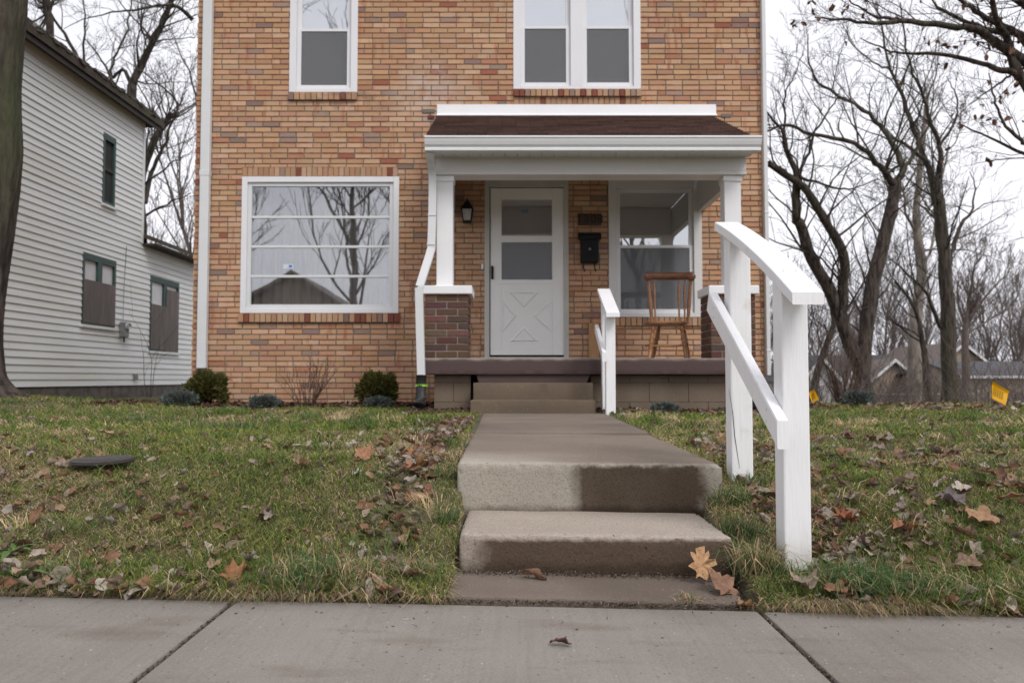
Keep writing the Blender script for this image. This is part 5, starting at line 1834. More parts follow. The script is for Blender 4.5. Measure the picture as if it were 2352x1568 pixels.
# clearly separate leaves
x, y = ground_at(1598, 1312, .012 - .4 * .017)
put_leaf(.605, 2.60, .125, 7, (0.60, 0.36, 0.19), 'large tan oak leaf leaning at the right foot of the lower step', z=.052, rot=.1, tilt=(1.05, .75), name='oak_leaf')
x, y = ground_at(1222, 1330, .016); put_leaf(x, y, .085, 4, (0.30, 0.175, 0.115), 'curled brown leaf on the dirty pad below the lower step', z=.020, rot=1.4, tilt=(.25, .7))
x, y = ground_at(1650, 1352, .01); put_leaf(x, y, .11, 2, (0.30, 0.17, 0.11), 'ragged brown leaf in the dirt below the large oak leaf', z=.02, rot=.4, tilt=(.6, .2))
x, y = ground_at(1712, 1395, -.01); put_leaf(x, y, .058, 3, (0.42, 0.23, 0.11), 'small orange-brown leaf on the sidewalk at the right joint', z=-.008, rot=2.2, tilt=(.4, .1))
x, y = ground_at(1287, 1481, 0); put_leaf(x, y, .05, 4, (0.11, 0.05, 0.038), 'small dark reddish leaf alone in the middle of the sidewalk', z=.001, rot=1.5, tilt=(.1, .1))
x, y = ground_at(245, 1364, .02); put_leaf(x, y, .04, 4, (0.33, 0.15, 0.075), 'tiny orange leaf on the sidewalk near the left end', z=.02, rot=1.2, tilt=(.05, .1))
NAMED = [(838, 1062, .10, 2, (0.40, 0.21, 0.115), 'upright orange-brown leaf in the left lawn, largest before the walk'),
         (690, 1088, .10, 1, (0.42, 0.27, 0.16), 'light tan leaf lying in the middle of the left lawn'),
         (952, 1056, .085, 0, (0.38, 0.20, 0.10), 'orange-brown oak leaf on bare soil beside the walk'),
         (960, 1090, .10, 3, (0.38, 0.20, 0.10), 'brown leaf on bare soil left of the upper step'),
         (1840, 1365, .12, 3, (0.36, 0.27, 0.21), 'large pale crumpled leaf at the foot of the near handrail post'),
         (2255, 1215, .115, 2, (0.40, 0.24, 0.14), 'large crumpled tan leaf in the right lawn'),
         (2075, 1240, .12, 1, (0.33, 0.15, 0.08), 'reddish-brown curled oak leaf in the right lawn'),
         (2085, 1130, .12, 4, (0.46, 0.36, 0.26), 'long pale rolled leaf in the right lawn'),
         (2185, 1170, .10, 3, (0.20, 0.16, 0.16), 'grey-violet flat leaf in the right lawn'),
         (1895, 1290, .10, 5, (0.42, 0.25, 0.14), 'tan leaf propped against the near handrail post'),
         (1945, 1215, .10, 1, (0.30, 0.11, 0.055), 'rust-red leaf standing in grass right of the near post'),
         (2320, 1165, .09, 6, (0.36, 0.19, 0.11), 'brown cupped leaf at the right edge of the lawn'),
         (2240, 945, .16, 2, (0.42, 0.20, 0.11), 'orange leaf standing on the far lawn edge left of the yellow flag'),
         (1555, 945, .13, 0, (0.36, 0.15, 0.07), 'red-brown oak leaf by the porch foundation blocks'),
         (250, 1015, .10, 6, (0.45, 0.33, 0.21), 'pale yellowish leaf just behind the dark lid'),
         (545, 1345, .11, 1, (0.36, 0.17, 0.085), 'orange-brown leaf at the sidewalk edge by the left joint'),
         (490, 1325, .08, 6, (0.38, 0.26, 0.17), 'folded tan leaf at the left sidewalk edge'),
         (575, 1315, .085, 4, (0.46, 0.40, 0.35), 'pale grey rolled leaf at the left sidewalk edge'),
         (1000, 1358, .0, 0, None, None),
         (60, 1345, .10, 4, (0.42, 0.31, 0.21), 'long rolled tan leaf beside the weed in the left corner'),
         (862, 1362, .065, 6, (0.40, 0.25, 0.16), 'small tan leaf standing on the sidewalk edge left of the steps'),
         (1920, 1383, .07, 2, (0.36, 0.20, 0.12), 'brown leaf on the sidewalk edge right of the right joint'),
         (1990, 1390, .05, 4, (0.46, 0.33, 0.22), 'small pale leaf on the sidewalk edge under the long grass')]
for px, py, s, sh, c, lb in NAMED:
    if not lb: continue
    q = lawn_at(px, py)
    if q: put_leaf(q[0], q[1], s, sh, c, lb, z=float(gz(*q)) + .032)

rgL = random.Random(44)


def blocked(x, y):
    if -.30 < x < .90 and y > 2.3 and y < 8.2: return True
    if y > 8.0 and -.95 < x < 2.6: return True
    if y > YW - .1 and -4.1 < x < 3.25: return True
    if x < NX + .1 and y > 9.4: return True
    return False


GLF = {'l': ('brown curled leaf scattered in the left lawn', 'fallen leaves in the left lawn'),
       'r': ('brown curled leaf scattered in the right lawn', 'fallen leaves in the right lawn')}
cnt = {'l': 0, 'r': 0}
while cnt['l'] < 110 or cnt['r'] < 185:
    side = 'l' if rgL.random() < .45 else 'r'
    if cnt[side] >= (110 if side == 'l' else 185): continue
    if side == 'l':
        y = 2.42 + rgL.random() ** 1.8 * 2.4; x = -.3 - rgL.random() ** 1.3 * min(2.6, y * .62)
    else:
        y = 2.42 + rgL.random() ** 1.5 * 2.4; x = .95 + rgL.random() * max(.1, (y * .66 - .95))
    if blocked(x, y): continue
    cnt[side] += 1
    c = rgL.choice(LEAFC); k = rgL.uniform(.8, 1.15)
    put_leaf(x, y, rgL.uniform(.04, .088) if side == 'r' else rgL.uniform(.035, .07), rgL.randrange(7), tuple(v * k for v in c), *GLF[side], z=float(gz(x, y)) + rgL.uniform(.004, .030),
             tilt=(rgL.uniform(-.7, .7), rgL.uniform(-.7, .7)))


def scatter_leaves(name, label, pts, sizes, seed, cols=LEAFC, tiltmax=.8, zoff=(-.002, .024)):
    rg = np.random.default_rng(seed)
    Vs, Fs, Cs, n = [], [], [], 0
    for (x, y, z), s in zip(pts, sizes):
        V, Fc = SH_SMALL[rg.integers(len(SH_SMALL))]
        a, b_, c = rg.uniform(-tiltmax, tiltmax), rg.uniform(-tiltmax, tiltmax), rg.uniform(0, 6.28)
        Rm = np.array(Matrix.Rotation(c, 3, 'Z') @ Matrix.Rotation(a, 3, 'X') @ Matrix.Rotation(b_, 3, 'Y'))
        W = (V * s) @ Rm.T + np.array([x, y, z + rg.uniform(*zoff)])
        col = np.array(cols[rg.integers(len(cols))]) * rg.uniform(.7, 1.15)
        Vs.append(W); Fs.append(Fc + n); Cs.append(np.tile(col, (len(V), 1))); n += len(V)
    o = link_mesh(name, mesh_np(name, np.concatenate(Vs), np.concatenate(Fs), np.concatenate(Cs), True), M['leaf_j'])
    return tag(o, label, None, None, 'stuff')


pts, sizes = [], []
rgl = np.random.default_rng(9)
def addp(x, y, s):
    if not blocked(x, y):
        pts.append((x, y, float(gz(x, max(y, 2.37))))); sizes.append(s)
for k in range(3200):
    y = 2.42 + rgl.random() ** 1.3 * 6.6
    x = rgl.uniform(-.66, .66) * (y + 1.6)
    patch = math.sin(x * 1.7 + 2) * math.sin(y * 1.3 + 1) + rgl.normal(0, .5)
    if patch > -.1: addp(x, y, rgl.uniform(.025, .065))
for k in range(520):        # along the sidewalk edge
    x = rgl.uniform(-1.75, 1.7); y = 2.345 + abs(rgl.normal(0, .05))
    addp(x, y, rgl.uniform(.02, .07))
for k in range(620):        # bare strip left of the walk
    y = rgl.uniform(2.7, 6.5); addp(-.32 - abs(rgl.normal(0, .13)), y, rgl.uniform(.025, .07))
for k in range(320):        # right of the steps and by the far handrail
    y = rgl.uniform(2.6, 4.2); addp(.92 + abs(rgl.normal(0, .25)), y, rgl.uniform(.03, .07))
for k in range(480):        # thick on the right lawn
    y = 2.45 + rgl.random() * 2.6; addp(rgl.uniform(.95, .7 * y + .1), y, rgl.uniform(.025, .065))
for k in range(350):
    y = 2.45 + rgl.random() ** 1.5 * 1.6; addp(-rgl.uniform(.3, .7 * y), y, rgl.uniform(.02, .05))
for k in range(220):
    addp(rgl.uniform(.9, 2.4), rgl.uniform(7.2, 8.1), rgl.uniform(.04, .09))
for k in range(260):
    addp(rgl.uniform(3.2, 6.4), rgl.uniform(8.2, 10.2), rgl.uniform(.05, .12))
scatter_leaves('leaf_litter', 'small dry brown leaves strewn over the lawn and along the sidewalk edge', pts, sizes, 3)
tp = np.array(tips)
sel = [tuple(t) for t in tp[rg.choice(len(tp), 130, replace=False)]]
ol = scatter_leaves('clinging_leaves', 'few brown oak leaves', sel, rgl.uniform(.06, .12, len(sel)), 8, [(0.20, 0.095, 0.055), (0.25, 0.13, 0.075), (0.15, 0.075, 0.05)], 1.5, (-.06, 0))
ol.parent = OAK; ol.location = -Vector(OAK.location); del ol['label']

# ---------------------------------------------------------------- grass
def vnoise(x, y, s, seed=0):
    r = np.random.default_rng(seed)
    v = 0
    for k in range(6):
        a = r.uniform(0, 6.28); f = s * r.uniform(.6, 1.6)
        v = v + np.sin((x * math.cos(a) + y * math.sin(a)) * f + r.uniform(0, 6.28))
    return v / 6 * 1.6


def blade_field(x, y, h, w, lean, col, rg, ang=None):
    n = len(x)
    z = gz(x, y)
    a = rg.uniform(0, 2 * np.pi, n) if ang is None else ang
    ca, sa = np.cos(a), np.sin(a)
    b = a + rg.normal(0, 1.2, n)
    px, py = -np.sin(b) * w / 2, np.cos(b) * w / 2
    base = np.stack([x, y, z - .006], -1)
    wv = np.stack([px, py, 0 * px], -1)
    l1 = h * lean * .35; l2 = h * lean
    mid = base + np.stack([ca * l1, sa * l1, h * .6], -1)
    tip = base + np.stack([ca * l2, sa * l2, np.maximum(h * (1 - .35 * lean ** 2), .004)], -1)
    V = np.stack([base - wv, base + wv, mid - wv * .8, mid + wv * .8, tip], 1).reshape(-1, 3)
    i = np.arange(n)[:, None] * 5
    Fc = (i[:, :, None] + np.array([[0, 1, 3], [0, 3, 2], [2, 3, 4]])[None]).reshape(-1, 3)
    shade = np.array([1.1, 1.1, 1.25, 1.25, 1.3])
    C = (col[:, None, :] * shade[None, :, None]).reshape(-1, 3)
    return V, Fc, C


def blocked_np(x, y):
    m = (x > -.205 - .02 * (y - 2.4)) & (x < .80 + .02 * (y - 2.4)) & (y > 3.1) & (y < 8.2)
    m |= (x > -.19) & (x < .745) & (y > 2.3) & (y < 3.2)
    m |= (y > 7.95) & (x > -.95) & (x < 2.6)
    bed = 9.05 + .18 * np.sin(x * 1.6) + .1 * np.sin(x * 4.1)
    m |= (y > bed) & (x > -4.6) & (x < 3.4)
    m |= (x < NX + .25) & (y > 9.4)
    m |= (y < 2.352)
    return m


def make_grass():
    rg = np.random.default_rng(77)
    parts = []
    def emit(n, y0, y1, pw, h0, h1, w0, w1, dry, lean=(.3, 1.5), xlim=None):
        y = y0 + rg.random(n) ** pw * (y1 - y0)
        x = rg.uniform(-1, 1, n) * (y * .66 + 1.3) if xlim is None else rg.uniform(xlim[0], xlim[1], n)
        keep = ~blocked_np(x, y)
        # thin on the worn strip beside the walk and under leaves
        worn = np.exp(-((x + .42) / .16) ** 2) * ((y > 2.6) & (y < 7)) + .5 * np.exp(-((x - 1.0) / .12) ** 2) * (y > 3.6)
        keep &= rg.random(n) > worn * .85
        x, y = x[keep], y[keep]
        n = len(x)
        patch = vnoise(x, y, 2.1, 5) + .6 * vnoise(x, y, 5.3, 6)
        isdry = rg.random(n) < np.clip(dry + .30 * patch, .04, .92)
        g1, g2, g3 = np.array([.130, .170, .030]), np.array([.250, .275, .060]), np.array([.062, .115, .032])
        t = np.clip(.5 + .5 * vnoise(x, y, 3.0, 8) + rg.normal(0, .25, n), 0, 1)[:, None]
        green = g1 * (1 - t) + g2 * t
        dk = (rg.random(n) < .3)[:, None]
        green = np.where(dk, g3, green)
        s = rg.random(n)[:, None]
        straw = np.array([.56, .43, .265]) * (1 - s) + np.array([.31, .215, .13]) * s
        col = np.where(isdry[:, None], straw, green) * rg.uniform(.5, 1.35, (n, 1))
        hh = rg.uniform(h0, h1, n) * (1 + .35 * vnoise(x, y, 4.0, 3)) * np.where(isdry, .7, 1)
        le = np.where(isdry, rg.uniform(.9, 2.2, n), rg.uniform(lean[0], lean[1], n))
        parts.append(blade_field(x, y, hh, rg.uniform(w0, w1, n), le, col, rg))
    emit(205000, 2.35, 3.6, 1.0, .014, .054, .0018, .0042, .57)
    emit(125000, 3.4, 5.2, 1.0, .020, .060, .0026, .0055, .55)
    emit(84000, 5.0, 9.6, 1.0, .025, .065, .004, .009, .38)
    emit(22000, 8.8, 16, 1.0, .03, .07, .008, .014, .25)
    emit(16000, 2.35, 2.55, 1.6, .03, .075, .0018, .0036, .5, (.4, 1.7))
    # tufts everywhere: longer blades in small clumps that lean one way
    for k in range(420):
        cy = 2.42 + rg.random() ** 1.2 * 6.2; cx = rg.uniform(-1, 1) * (cy * .66 + .2)
        if blocked_np(np.array([cx]), np.array([cy]))[0]: continue
        n = rg.integers(25, 70); r = rg.uniform(.02, .07)
        x = cx + rg.normal(0, r, n); y = np.maximum(cy + rg.normal(0, r * .6, n), 2.355)
        m = ~blocked_np(x, y); x, y = x[m], y[m]; n = len(x)
        if not n: continue
        base = np.array([[.085, .14, .035], [.17, .21, .05], [.50, .39, .23], [.12, .18, .04]])[rg.choice(4, p=[.35, .25, .2, .2])]
        col = base * rg.uniform(.55, 1.4, (n, 1))
        w_ = rg.uniform(.0018, .004, n) * (1 if cy < 4 else 1.7)
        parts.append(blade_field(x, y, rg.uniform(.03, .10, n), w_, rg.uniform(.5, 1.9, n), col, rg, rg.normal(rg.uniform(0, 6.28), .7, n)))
    # long tussocks at the sidewalk, step and posts
    for cx, cy, n, h, r, dr in ((-.62, 2.43, 420, .14, .10, .25), (-.48, 2.44, 160, .13, .07, .6), (-.30, 2.50, 160, .11, .05, .55), (1.08, 2.47, 620, .15, .12, .18), (1.32, 2.44, 420, .12, .13, .4),
                              (.80, 2.62, 360, .14, .055, .55), (.80, 2.85, 240, .11, .06, .25), (.86, 3.10, 300, .10, .06, .2), (1.62, 2.42, 380, .11, .16, .5), (.97, 3.26, 160, .09, .06, .2), (.88, 2.60, 90, .06, .05, .2),
                              (-1.35, 2.45, 260, .08, .16, .3), (-.24, 2.9, 130, .09, .04, .3), (-.26, 3.3, 130, .08, .05, .3), (-1.0, 5.4, 180, .13, .12, .2), (-2.9, 6.2, 300, .13, .3, .1), (-1.9, 5.2, 260, .12, .25, .15), (.52, 2.385, 60, .05, .03, .8)):
        x = cx + rg.normal(0, r * .6, n); y = cy + rg.normal(0, r * .35, n)
        y = np.maximum(y, 2.352)
        isd = rg.random(n) < dr
        col = np.where(isd[:, None], np.array([.42, .31, .18]), np.array([.075, .135, .045])) * rg.uniform(.7, 1.35, (n, 1))
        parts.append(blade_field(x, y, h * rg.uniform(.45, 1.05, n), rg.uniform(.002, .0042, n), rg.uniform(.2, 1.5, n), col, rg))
    # dead thatch hanging over the sidewalk edge, thick in some places and thin in others
    n = 9000
    x = rg.uniform(-1.75, 1.75, n)
    k = np.clip(.5 + .8 * vnoise(x, 0 * x, 5.0, 41), 0, 1)
    m = (rg.random(n) < k) & ~((x > -.19) & (x < .66))
    x, k = x[m], k[m]; n = len(x)
    y = 2.353 + np.abs(rg.normal(0, .02, n))
    isg = rg.random(n) < .22
    sx = rg.random((n, 1))
    col = np.where(isg[:, None], np.array([.11, .15, .045]), np.array([.45, .34, .21]) * (1 - sx) + np.array([.22, .15, .09]) * sx) * rg.uniform(.7, 1.15, (n, 1))
    hh = rg.uniform(.012, .04, n) * (.6 + k)
    parts.append(blade_field(x, y, hh, rg.uniform(.0014, .003, n), rg.uniform(1.0, 2.6, n), col, rg, rg.normal(-math.pi / 2, .75, n)))
    off = 0; V, Fc, C = [], [], []
    for v, f, c in parts:
        V.append(v); Fc.append(f + off); C.append(c); off += len(v)
    o = link_mesh('grass', mesh_np('grass', np.concatenate(V), np.concatenate(Fc), np.concatenate(C)), M['grass'])
    tag(o, 'patchy green and straw-coloured lawn grass on both sides of the walk', None, None, 'stuff')


make_grass()


# loose dirt and crumbs along the sidewalk and step joints, mulch bed at the wall
def chips(name, label, pts, size, cols, seed, mat='mulch'):
    rg = np.random.default_rng(seed)
    n = len(pts)
    pts = np.array(pts)
    ax = rg.normal(0, 1, (n, 3)); ax[:, 2] *= .35; ax /= np.linalg.norm(ax, axis=1, keepdims=True)
    bx_ = rg.normal(0, 1, (n, 3)); bx_ -= ax * (ax * bx_).sum(1, keepdims=True); bx_ /= np.linalg.norm(bx_, axis=1, keepdims=True)
    s = rg.uniform(size[0], size[1], (n, 1))
    A, B = ax * s, bx_ * s * rg.uniform(.2, .5, (n, 1))
    Cn = np.cross(ax, bx_) * s * .15
    V = np.stack([pts - A - B, pts + A - B, pts + A + B, pts - A + B, pts + Cn * 2], 1).reshape(-1, 3)
    i = np.arange(n)[:, None] * 5
    Fc = (i[:, :, None] + np.array([[0, 1, 4], [1, 2, 4], [2, 3, 4], [3, 0, 4]])[None]).reshape(-1, 3)
    col = np.array(cols)[rg.integers(len(cols), size=n)] * rg.uniform(.6, 1.25, (n, 1))
    o = link_mesh(name, mesh_np(name, V, Fc, np.repeat(col, 5, 0)), M[mat])
    return tag(o, label, None, None, 'stuff')


rgm = np.random.default_rng(17)
mp = []
for k in range(9000):
    x = rgm.uniform(-4.7, 3.6); y = rgm.uniform(8.85, 9.95)
    bed = 9.05 + .18 * math.sin(x * 1.6) + .1 * math.sin(x * 4.1)
    if y < bed - .12 or (-.9 < x < 2.5): continue
    mp.append((x, y, float(gz(x, y)) + .012 + rgm.random() * .03))
for k in range(1500):
    x = rgm.uniform(.85, 2.5); y = rgm.uniform(7.75, 8.14); mp.append((x, y, float(gz(x, y)) + .01 + rgm.random() * .02))
for k in range(900):
    x = rgm.uniform(-1.0, -.36); y = rgm.uniform(7.7, 8.14); mp.append((x, y, float(gz(x, y)) + .01 + rgm.random() * .02))
chips('mulch', 'brown bark mulch bed along the foot of the brick wall', mp, (.012, .04), [(0.10, 0.048, 0.035), (0.065, 0.033, 0.026), (0.15, 0.08, 0.06), (0.19, 0.12, 0.095)], 5)
dp = []
for k in range(5200):
    x = rgm.uniform(-1.8, 1.8); y = 2.358 + rgm.normal(0, .010) + .006 * math.sin(x * 11)
    dp.append((x, y, float(sslope(x)) + .002 + rgm.random() * .008))
for k in range(1500):
    x = rgm.uniform(-.18, .72); y = 2.665 - abs(rgm.normal(0, .022)); dp.append((x, y, .016 + XW * x + rgm.random() * .012))
for k in range(900):
    x = rgm.uniform(.60, 1.0); y = rgm.uniform(2.37, 2.66); dp.append((x, y, float(gz(x, y)) + .006))
for k in range(1600):       # dirt in the sidewalk joints
    j = -0.805 if k % 2 else 0.72
    dp.append((j + rgm.normal(0, .004), rgm.uniform(.9, 2.35), XW * j - .012 + rgm.random() * .008))
for k in range(120):
    x, y = rgm.uniform(-1.6, 1.6), 2.35 - abs(rgm.normal(0, .18)); dp.append((x, y, float(sslope(x)) + .003))
chips('soil_crumbs', 'dark crumbs of soil and dead grass along the sidewalk edge and joints', dp, (.001, .0045), [(0.06, 0.042, 0.032), (0.035, 0.025, 0.02), (0.12, 0.09, 0.065), (0.22, 0.17, 0.12)], 6)

# ---------------------------------------------------------------- shrubs and weeds
def evergreen(name, label, cat, c, rx, rz, n, cols, size, seed, group, spiky=.3, stem=True):
    rg = np.random.default_rng(seed)
    base = Vector((c[0], c[1], float(gz(c[0], c[1]))))
    S = E(name, base, label, cat, group)
    d = rg.normal(0, 1, (n, 3)); d /= np.linalg.norm(d, axis=1, keepdims=True)
    d[:, 2] = np.where(d[:, 2] < -.55, -d[:, 2], d[:, 2])
    lump = 1 + .13 * np.sin(d[:, 0] * 6 + seed) * np.sin(d[:, 2] * 5 + 1) + .09 * np.sin(d[:, 1] * 11) + .07 * np.sin(d[:, 0] * 17 + d[:, 2] * 13)
    r = (rg.random(n) ** .22) * lump
    pos = d * r[:, None] * np.array([rx, rx, rz]) + np.array([0, 0, rz * .86])
    ax = d * .9 + rg.normal(0, spiky, (n, 3)) + np.array([0, 0, .35]); ax /= np.linalg.norm(ax, axis=1, keepdims=True)
    sd = np.cross(ax, rg.normal(0, 1, (n, 3))); sd /= np.linalg.norm(sd, axis=1, keepdims=True)
    L = rg.uniform(size[0], size[1], (n, 1))
    A, B = ax * L, sd * L * .16
    V = np.stack([pos - B, pos + B, pos + A * .6 + B * .8, pos + A * .6 - B * .8, pos + A], 1).reshape(-1, 3)
    i = np.arange(n)[:, None] * 5
    Fc = (i[:, :, None] + np.array([[0, 1, 2], [0, 2, 3], [3, 2, 4]])[None]).reshape(-1, 3)
    t = rg.random((n, 1)); col = np.array(cols[0]) * (1 - t) + np.array(cols[1]) * t
    br = (rg.random(n) < .14)[:, None]; col = np.where(br, np.array(cols[2]), col) * rg.uniform(.75, 1.25, (n, 1))
    link_mesh('foliage', mesh_np('foliage', V, Fc, np.repeat(col, 5, 0)), M['conifer'], S)
    net = TubeNet()
    for k in range(9):
        a = rg.uniform(0, 6.28); e = np.array([math.cos(a) * rx * .6, math.sin(a) * rx * .6, rz * rg.uniform(.9, 1.5)])
        net.tube(np.array([[0, 0, -.03], e * .4 + [0, 0, .05], e]), np.array([.02, .012, .004]), 5)
    link_mesh('stems', net.mesh('stems', (0, 0, 0)), M['twig'], S)
    return S


YEW = [(0.066, 0.076, 0.018), (0.135, 0.128, 0.032), (0.14, 0.095, 0.035)]
JUN = [(0.085, 0.115, 0.10), (0.16, 0.195, 0.18), (0.14, 0.12, 0.10)]
def at_y(px, py, d): q = P(px, py, d); return q.x, d
evergreen('round_shrub', 'round dark green evergreen ball at the brick corner behind the left downspout', 'shrub', at_y(476, 900, 9.35), .205, .200, 8000, YEW, (.03, .07), 31, 'clipped evergreen balls')
evergreen('round_shrub', 'round dark green evergreen ball right of the bare shrub under the picture window', 'shrub', at_y(866, 900, 9.35), .205, .200, 8000, YEW, (.03, .07), 32, 'clipped evergreen balls')
GJ = 'low blue-green junipers'
evergreen('juniper', 'low blue-green juniper at the left end of the mulch bed beside the evergreen ball', 'juniper', at_y(412, 922, 8.95), .17, .085, 1700, JUN, (.02, .05), 33, GJ)
evergreen('juniper', 'low blue-green juniper between the left evergreen ball and the bare shrub', 'juniper', at_y(607, 922, 9.1), .16, .07, 1700, JUN, (.02, .05), 34, GJ)
evergreen('juniper', 'sparse blue-green juniper in front of the right evergreen ball', 'juniper', at_y(868, 930, 8.9), .15, .06, 1200, JUN, (.02, .05), 35, GJ)
evergreen('juniper', 'small juniper in front of the porch foundation blocks', 'juniper', at_y(1527, 936, 7.85), .13, .05, 1000, JUN, (.02, .045), 36, GJ)
evergreen('juniper', 'juniper half hidden behind the near handrail at the right corner of the porch', 'juniper', at_y(1750, 930, 8.2), .14, .08, 1300, JUN, (.02, .05), 37, GJ)
evergreen('juniper', 'dark juniper on the leafy bank right of the near handrail', 'juniper', at_y(1970, 930, 9.3), .17, .09, 1700, JUN, (.02, .05), 38, GJ)


def bare_shrub(name, label, c, h, n, seed, spread, r=.008):
    rg = np.random.default_rng(seed)
    base = Vector((c[0], c[1], float(gz(c[0], c[1]))))
    S = E(name, base, label, 'shrub')
    net = TubeNet()
    for k in range(n):
        a = rg.uniform(0, 6.28); s = rg.uniform(.1, spread)
        grow(net, (math.cos(a) * .05, math.sin(a) * .05, -.02), [math.cos(a) * s, math.sin(a) * s * .6, 1], h * rg.uniform(.6, 1.05), r * rg.uniform(.6, 1), rg, 1, 2, .0025, .2, (2, 4), .1)
    link_mesh('stems', net.mesh('stems', (0, 0, 0)), M['twig'], S)
    return S


bare_shrub('bare_shrub', 'leafless twiggy shrub under the picture window', at_y(706, 920, 9.35), .62, 22, 3, .75)
bare_shrub('bare_shrub', 'leafless shrub of many thin upright stems at the foot of the forked tree', (P(1935, 930, 14.0).x, 14.0), 1.35, 34, 5, .6, .012)
bare_shrub('bare_shrub', 'thin bare sapling in front of the boarded lean-to window', (NX + .6, 17.0), 1.9, 3, 6, .3, .012)

def weed(label, px, py, n, L, seed):
    rg = np.random.default_rng(seed)
    q = lawn_at(px, py)
    z = float(gz(*q))
    Vs, Fs, Cs, k0 = [], [], [], 0
    for k in range(n):
        a = k * 2.4 + rg.normal(0, .3); l = L * rg.uniform(.6, 1.1); w = l * .26; el = rg.uniform(.15, .9)
        m = 7
        for i in range(m):
            t = i / (m - 1)
            rr_ = l * t; zz_ = l * (math.sin(el) * t - .45 * t * t) + .01
            ww = w * math.sin(math.pi * min(1, .12 + t * .86)) ** .8 * (.35 + .65 * t)
            cx_, cy_ = math.cos(a) * rr_ * math.cos(el * .5), math.sin(a) * rr_ * math.cos(el * .5)
            for s_ in (-1, 0, 1):
                Vs.append((q[0] + cx_ - math.sin(a) * ww * s_ * .5, q[1] + cy_ + math.cos(a) * ww * s_ * .5, z + zz_ + abs(s_) * ww * .12))
                g_ = rg.uniform(.85, 1.15); Cs.append((.125 * g_, .205 * g_, .055 * g_))
        for i in range(m - 1):
            for s_ in range(2):
                a0 = k0 + i * 3 + s_; Fs.append((a0, a0 + 1, a0 + 4, a0 + 3))
        k0 += m * 3
    o = link_mesh('weed', mesh_np('weed', np.array(Vs) , np.array(Fs), np.array(Cs), True), M['weed'])
    tag(o, label, 'weed', 'broad-leaved weeds at the sidewalk edge')


weed('broad-leaved green weed in the bottom left corner of the lawn', 40, 1338, 14, .125, 1)
weed('broad-leaved weed at the left picture edge above the corner weed', 30, 1275, 11, .115, 2)
weed('small weed rosette on the sidewalk edge left of the left joint', 350, 1322, 12, .06, 3)
weed('small weed rosette beside the pale rolled leaves at the left joint', 640, 1330, 10, .055, 4)
weed('tiny green weed in straw grass left of the lower step', 815, 1240, 7, .05, 5)

# ---------------------------------------------------------------- small things on the lawn
a, b_ = lawn_at(148, 1086), lawn_at(318, 1077)
zc_ = float(gz((a[0] + b_[0]) / 2, (a[1] + b_[1]) / 2)) + .048
bm = bmesh.new()
cxl, cyl = (a[0] + b_[0]) / 2, (a[1] + b_[1]) / 2
rl_ = abs(b_[0] - a[0]) / 2
vs0 = [bm.verts.new((math.cos(t) * rl_ * (1 + .02 * math.sin(5 * t)), math.sin(t) * rl_ * .62, 0)) for t in np.linspace(0, 2 * math.pi, 36, endpoint=False)]
f = bm.faces.new(vs0)
ex = bmesh.ops.extrude_face_region(bm, geom=[f])
for v in ex['geom']:
    if isinstance(v, bmesh.types.BMVert): v.co.z -= .016
bmesh.ops.bevel(bm, geom=[e for e in bm.edges if abs(e.verts[0].co.z - e.verts[1].co.z) < 1e-5], offset=.006, segments=2, affect='EDGES')
Mx = Matrix.Translation((cxl, cyl, zc_)) @ Matrix.Rotation(-.035, 4, 'Y') @ Matrix.Rotation(.10, 4, 'X')
MB().bm(bm, Mx).build('utility_lid', M['lid'], None, label='flat dark weathered oval lid lying in the left lawn', cat='lid')
q = lawn_at(600, 955); q2 = P(634, 937, q[1] + .03)
MB().tube([(q[0], q[1], float(gz(*q)) + .02), (q[0] + .1, q[1] + .02, float(gz(*q)) + .05), (q2.x, q2.y, max(q2.z, float(gz(*q)) + .1))], [.003, .005, .004], 6).build('white_stick', M['bark_pale'], None,
    label='thin white stick poking out of the lawn before the mulch bed', cat='stick')


def yellow_flag(label, px0, px1, corners, d):
    """marking flag: thin sheet on a wire"""
    cs = [P(x, y, d) for x, y in corners]
    gx, gyy = P(px0, px1, d).x, d
    g0 = float(gz(gx, d))
    T = E('marking_flag', (gx, d, g0), label, 'flag', 'yellow utility flags')
    MB().tube([(gx, d + .003, g0 - .05), (gx, d + .003, cs[0].z)], .0022, 6).build('wire', M['wire'], T)
    n = 8
    vs, fs = [], []
    for i in range(n + 1):
        for j in range(n + 1):
            u, v = i / n, j / n
            p = (cs[0] * (1 - u) + cs[1] * u) * (1 - v) + (cs[3] * (1 - u) + cs[2] * u) * v
            vs.append(p + Vector((0, .012 * math.sin(u * 3.5 + v) - .014 * max(0, .15 - v) * 6, 0)))
    for i in range(n):
        for j in range(n):
            fs.append((i * (n + 1) + j, (i + 1) * (n + 1) + j, (i + 1) * (n + 1) + j + 1, i * (n + 1) + j + 1))
    m = MB(); m.add(vs, fs, None, True)
    m.add([v + Vector((0, .0012, 0)) for v in vs], [f[::-1] for f in fs], None, True)
    sh = m.build('sheet', M['flag'], T)
    pr = MB()
    rg_ = random.Random(4)
    for r in range(4):
        for c_ in range(5):
            u, v = .15 + c_ * .13 + rg_.uniform(0, .02), .28 + r * .13
            def pt(u, v): return (cs[0] * (1 - u) + cs[1] * u) * (1 - v) + (cs[3] * (1 - u) + cs[2] * u) * v + Vector((0, .012 * math.sin(u * 3.5 + v) - .0028, 0))
            pr.add([pt(u, v), pt(u + .08, v), pt(u + .08, v + .06), pt(u, v + .06)], [(0, 1, 2, 3)])
    pr.build('print', M['ink'], sh)


yellow_flag('yellow marking flag on the lawn at the right edge', 2279, 930, [(2279, 875), (2316, 898), (2307, 930), (2277, 912)], 5.2)
yellow_flag('small yellow marking flag just right of the near handrail post', 1868, 930, [(1857, 902), (1869, 893), (1880, 917), (1867, 926)], 7.6)

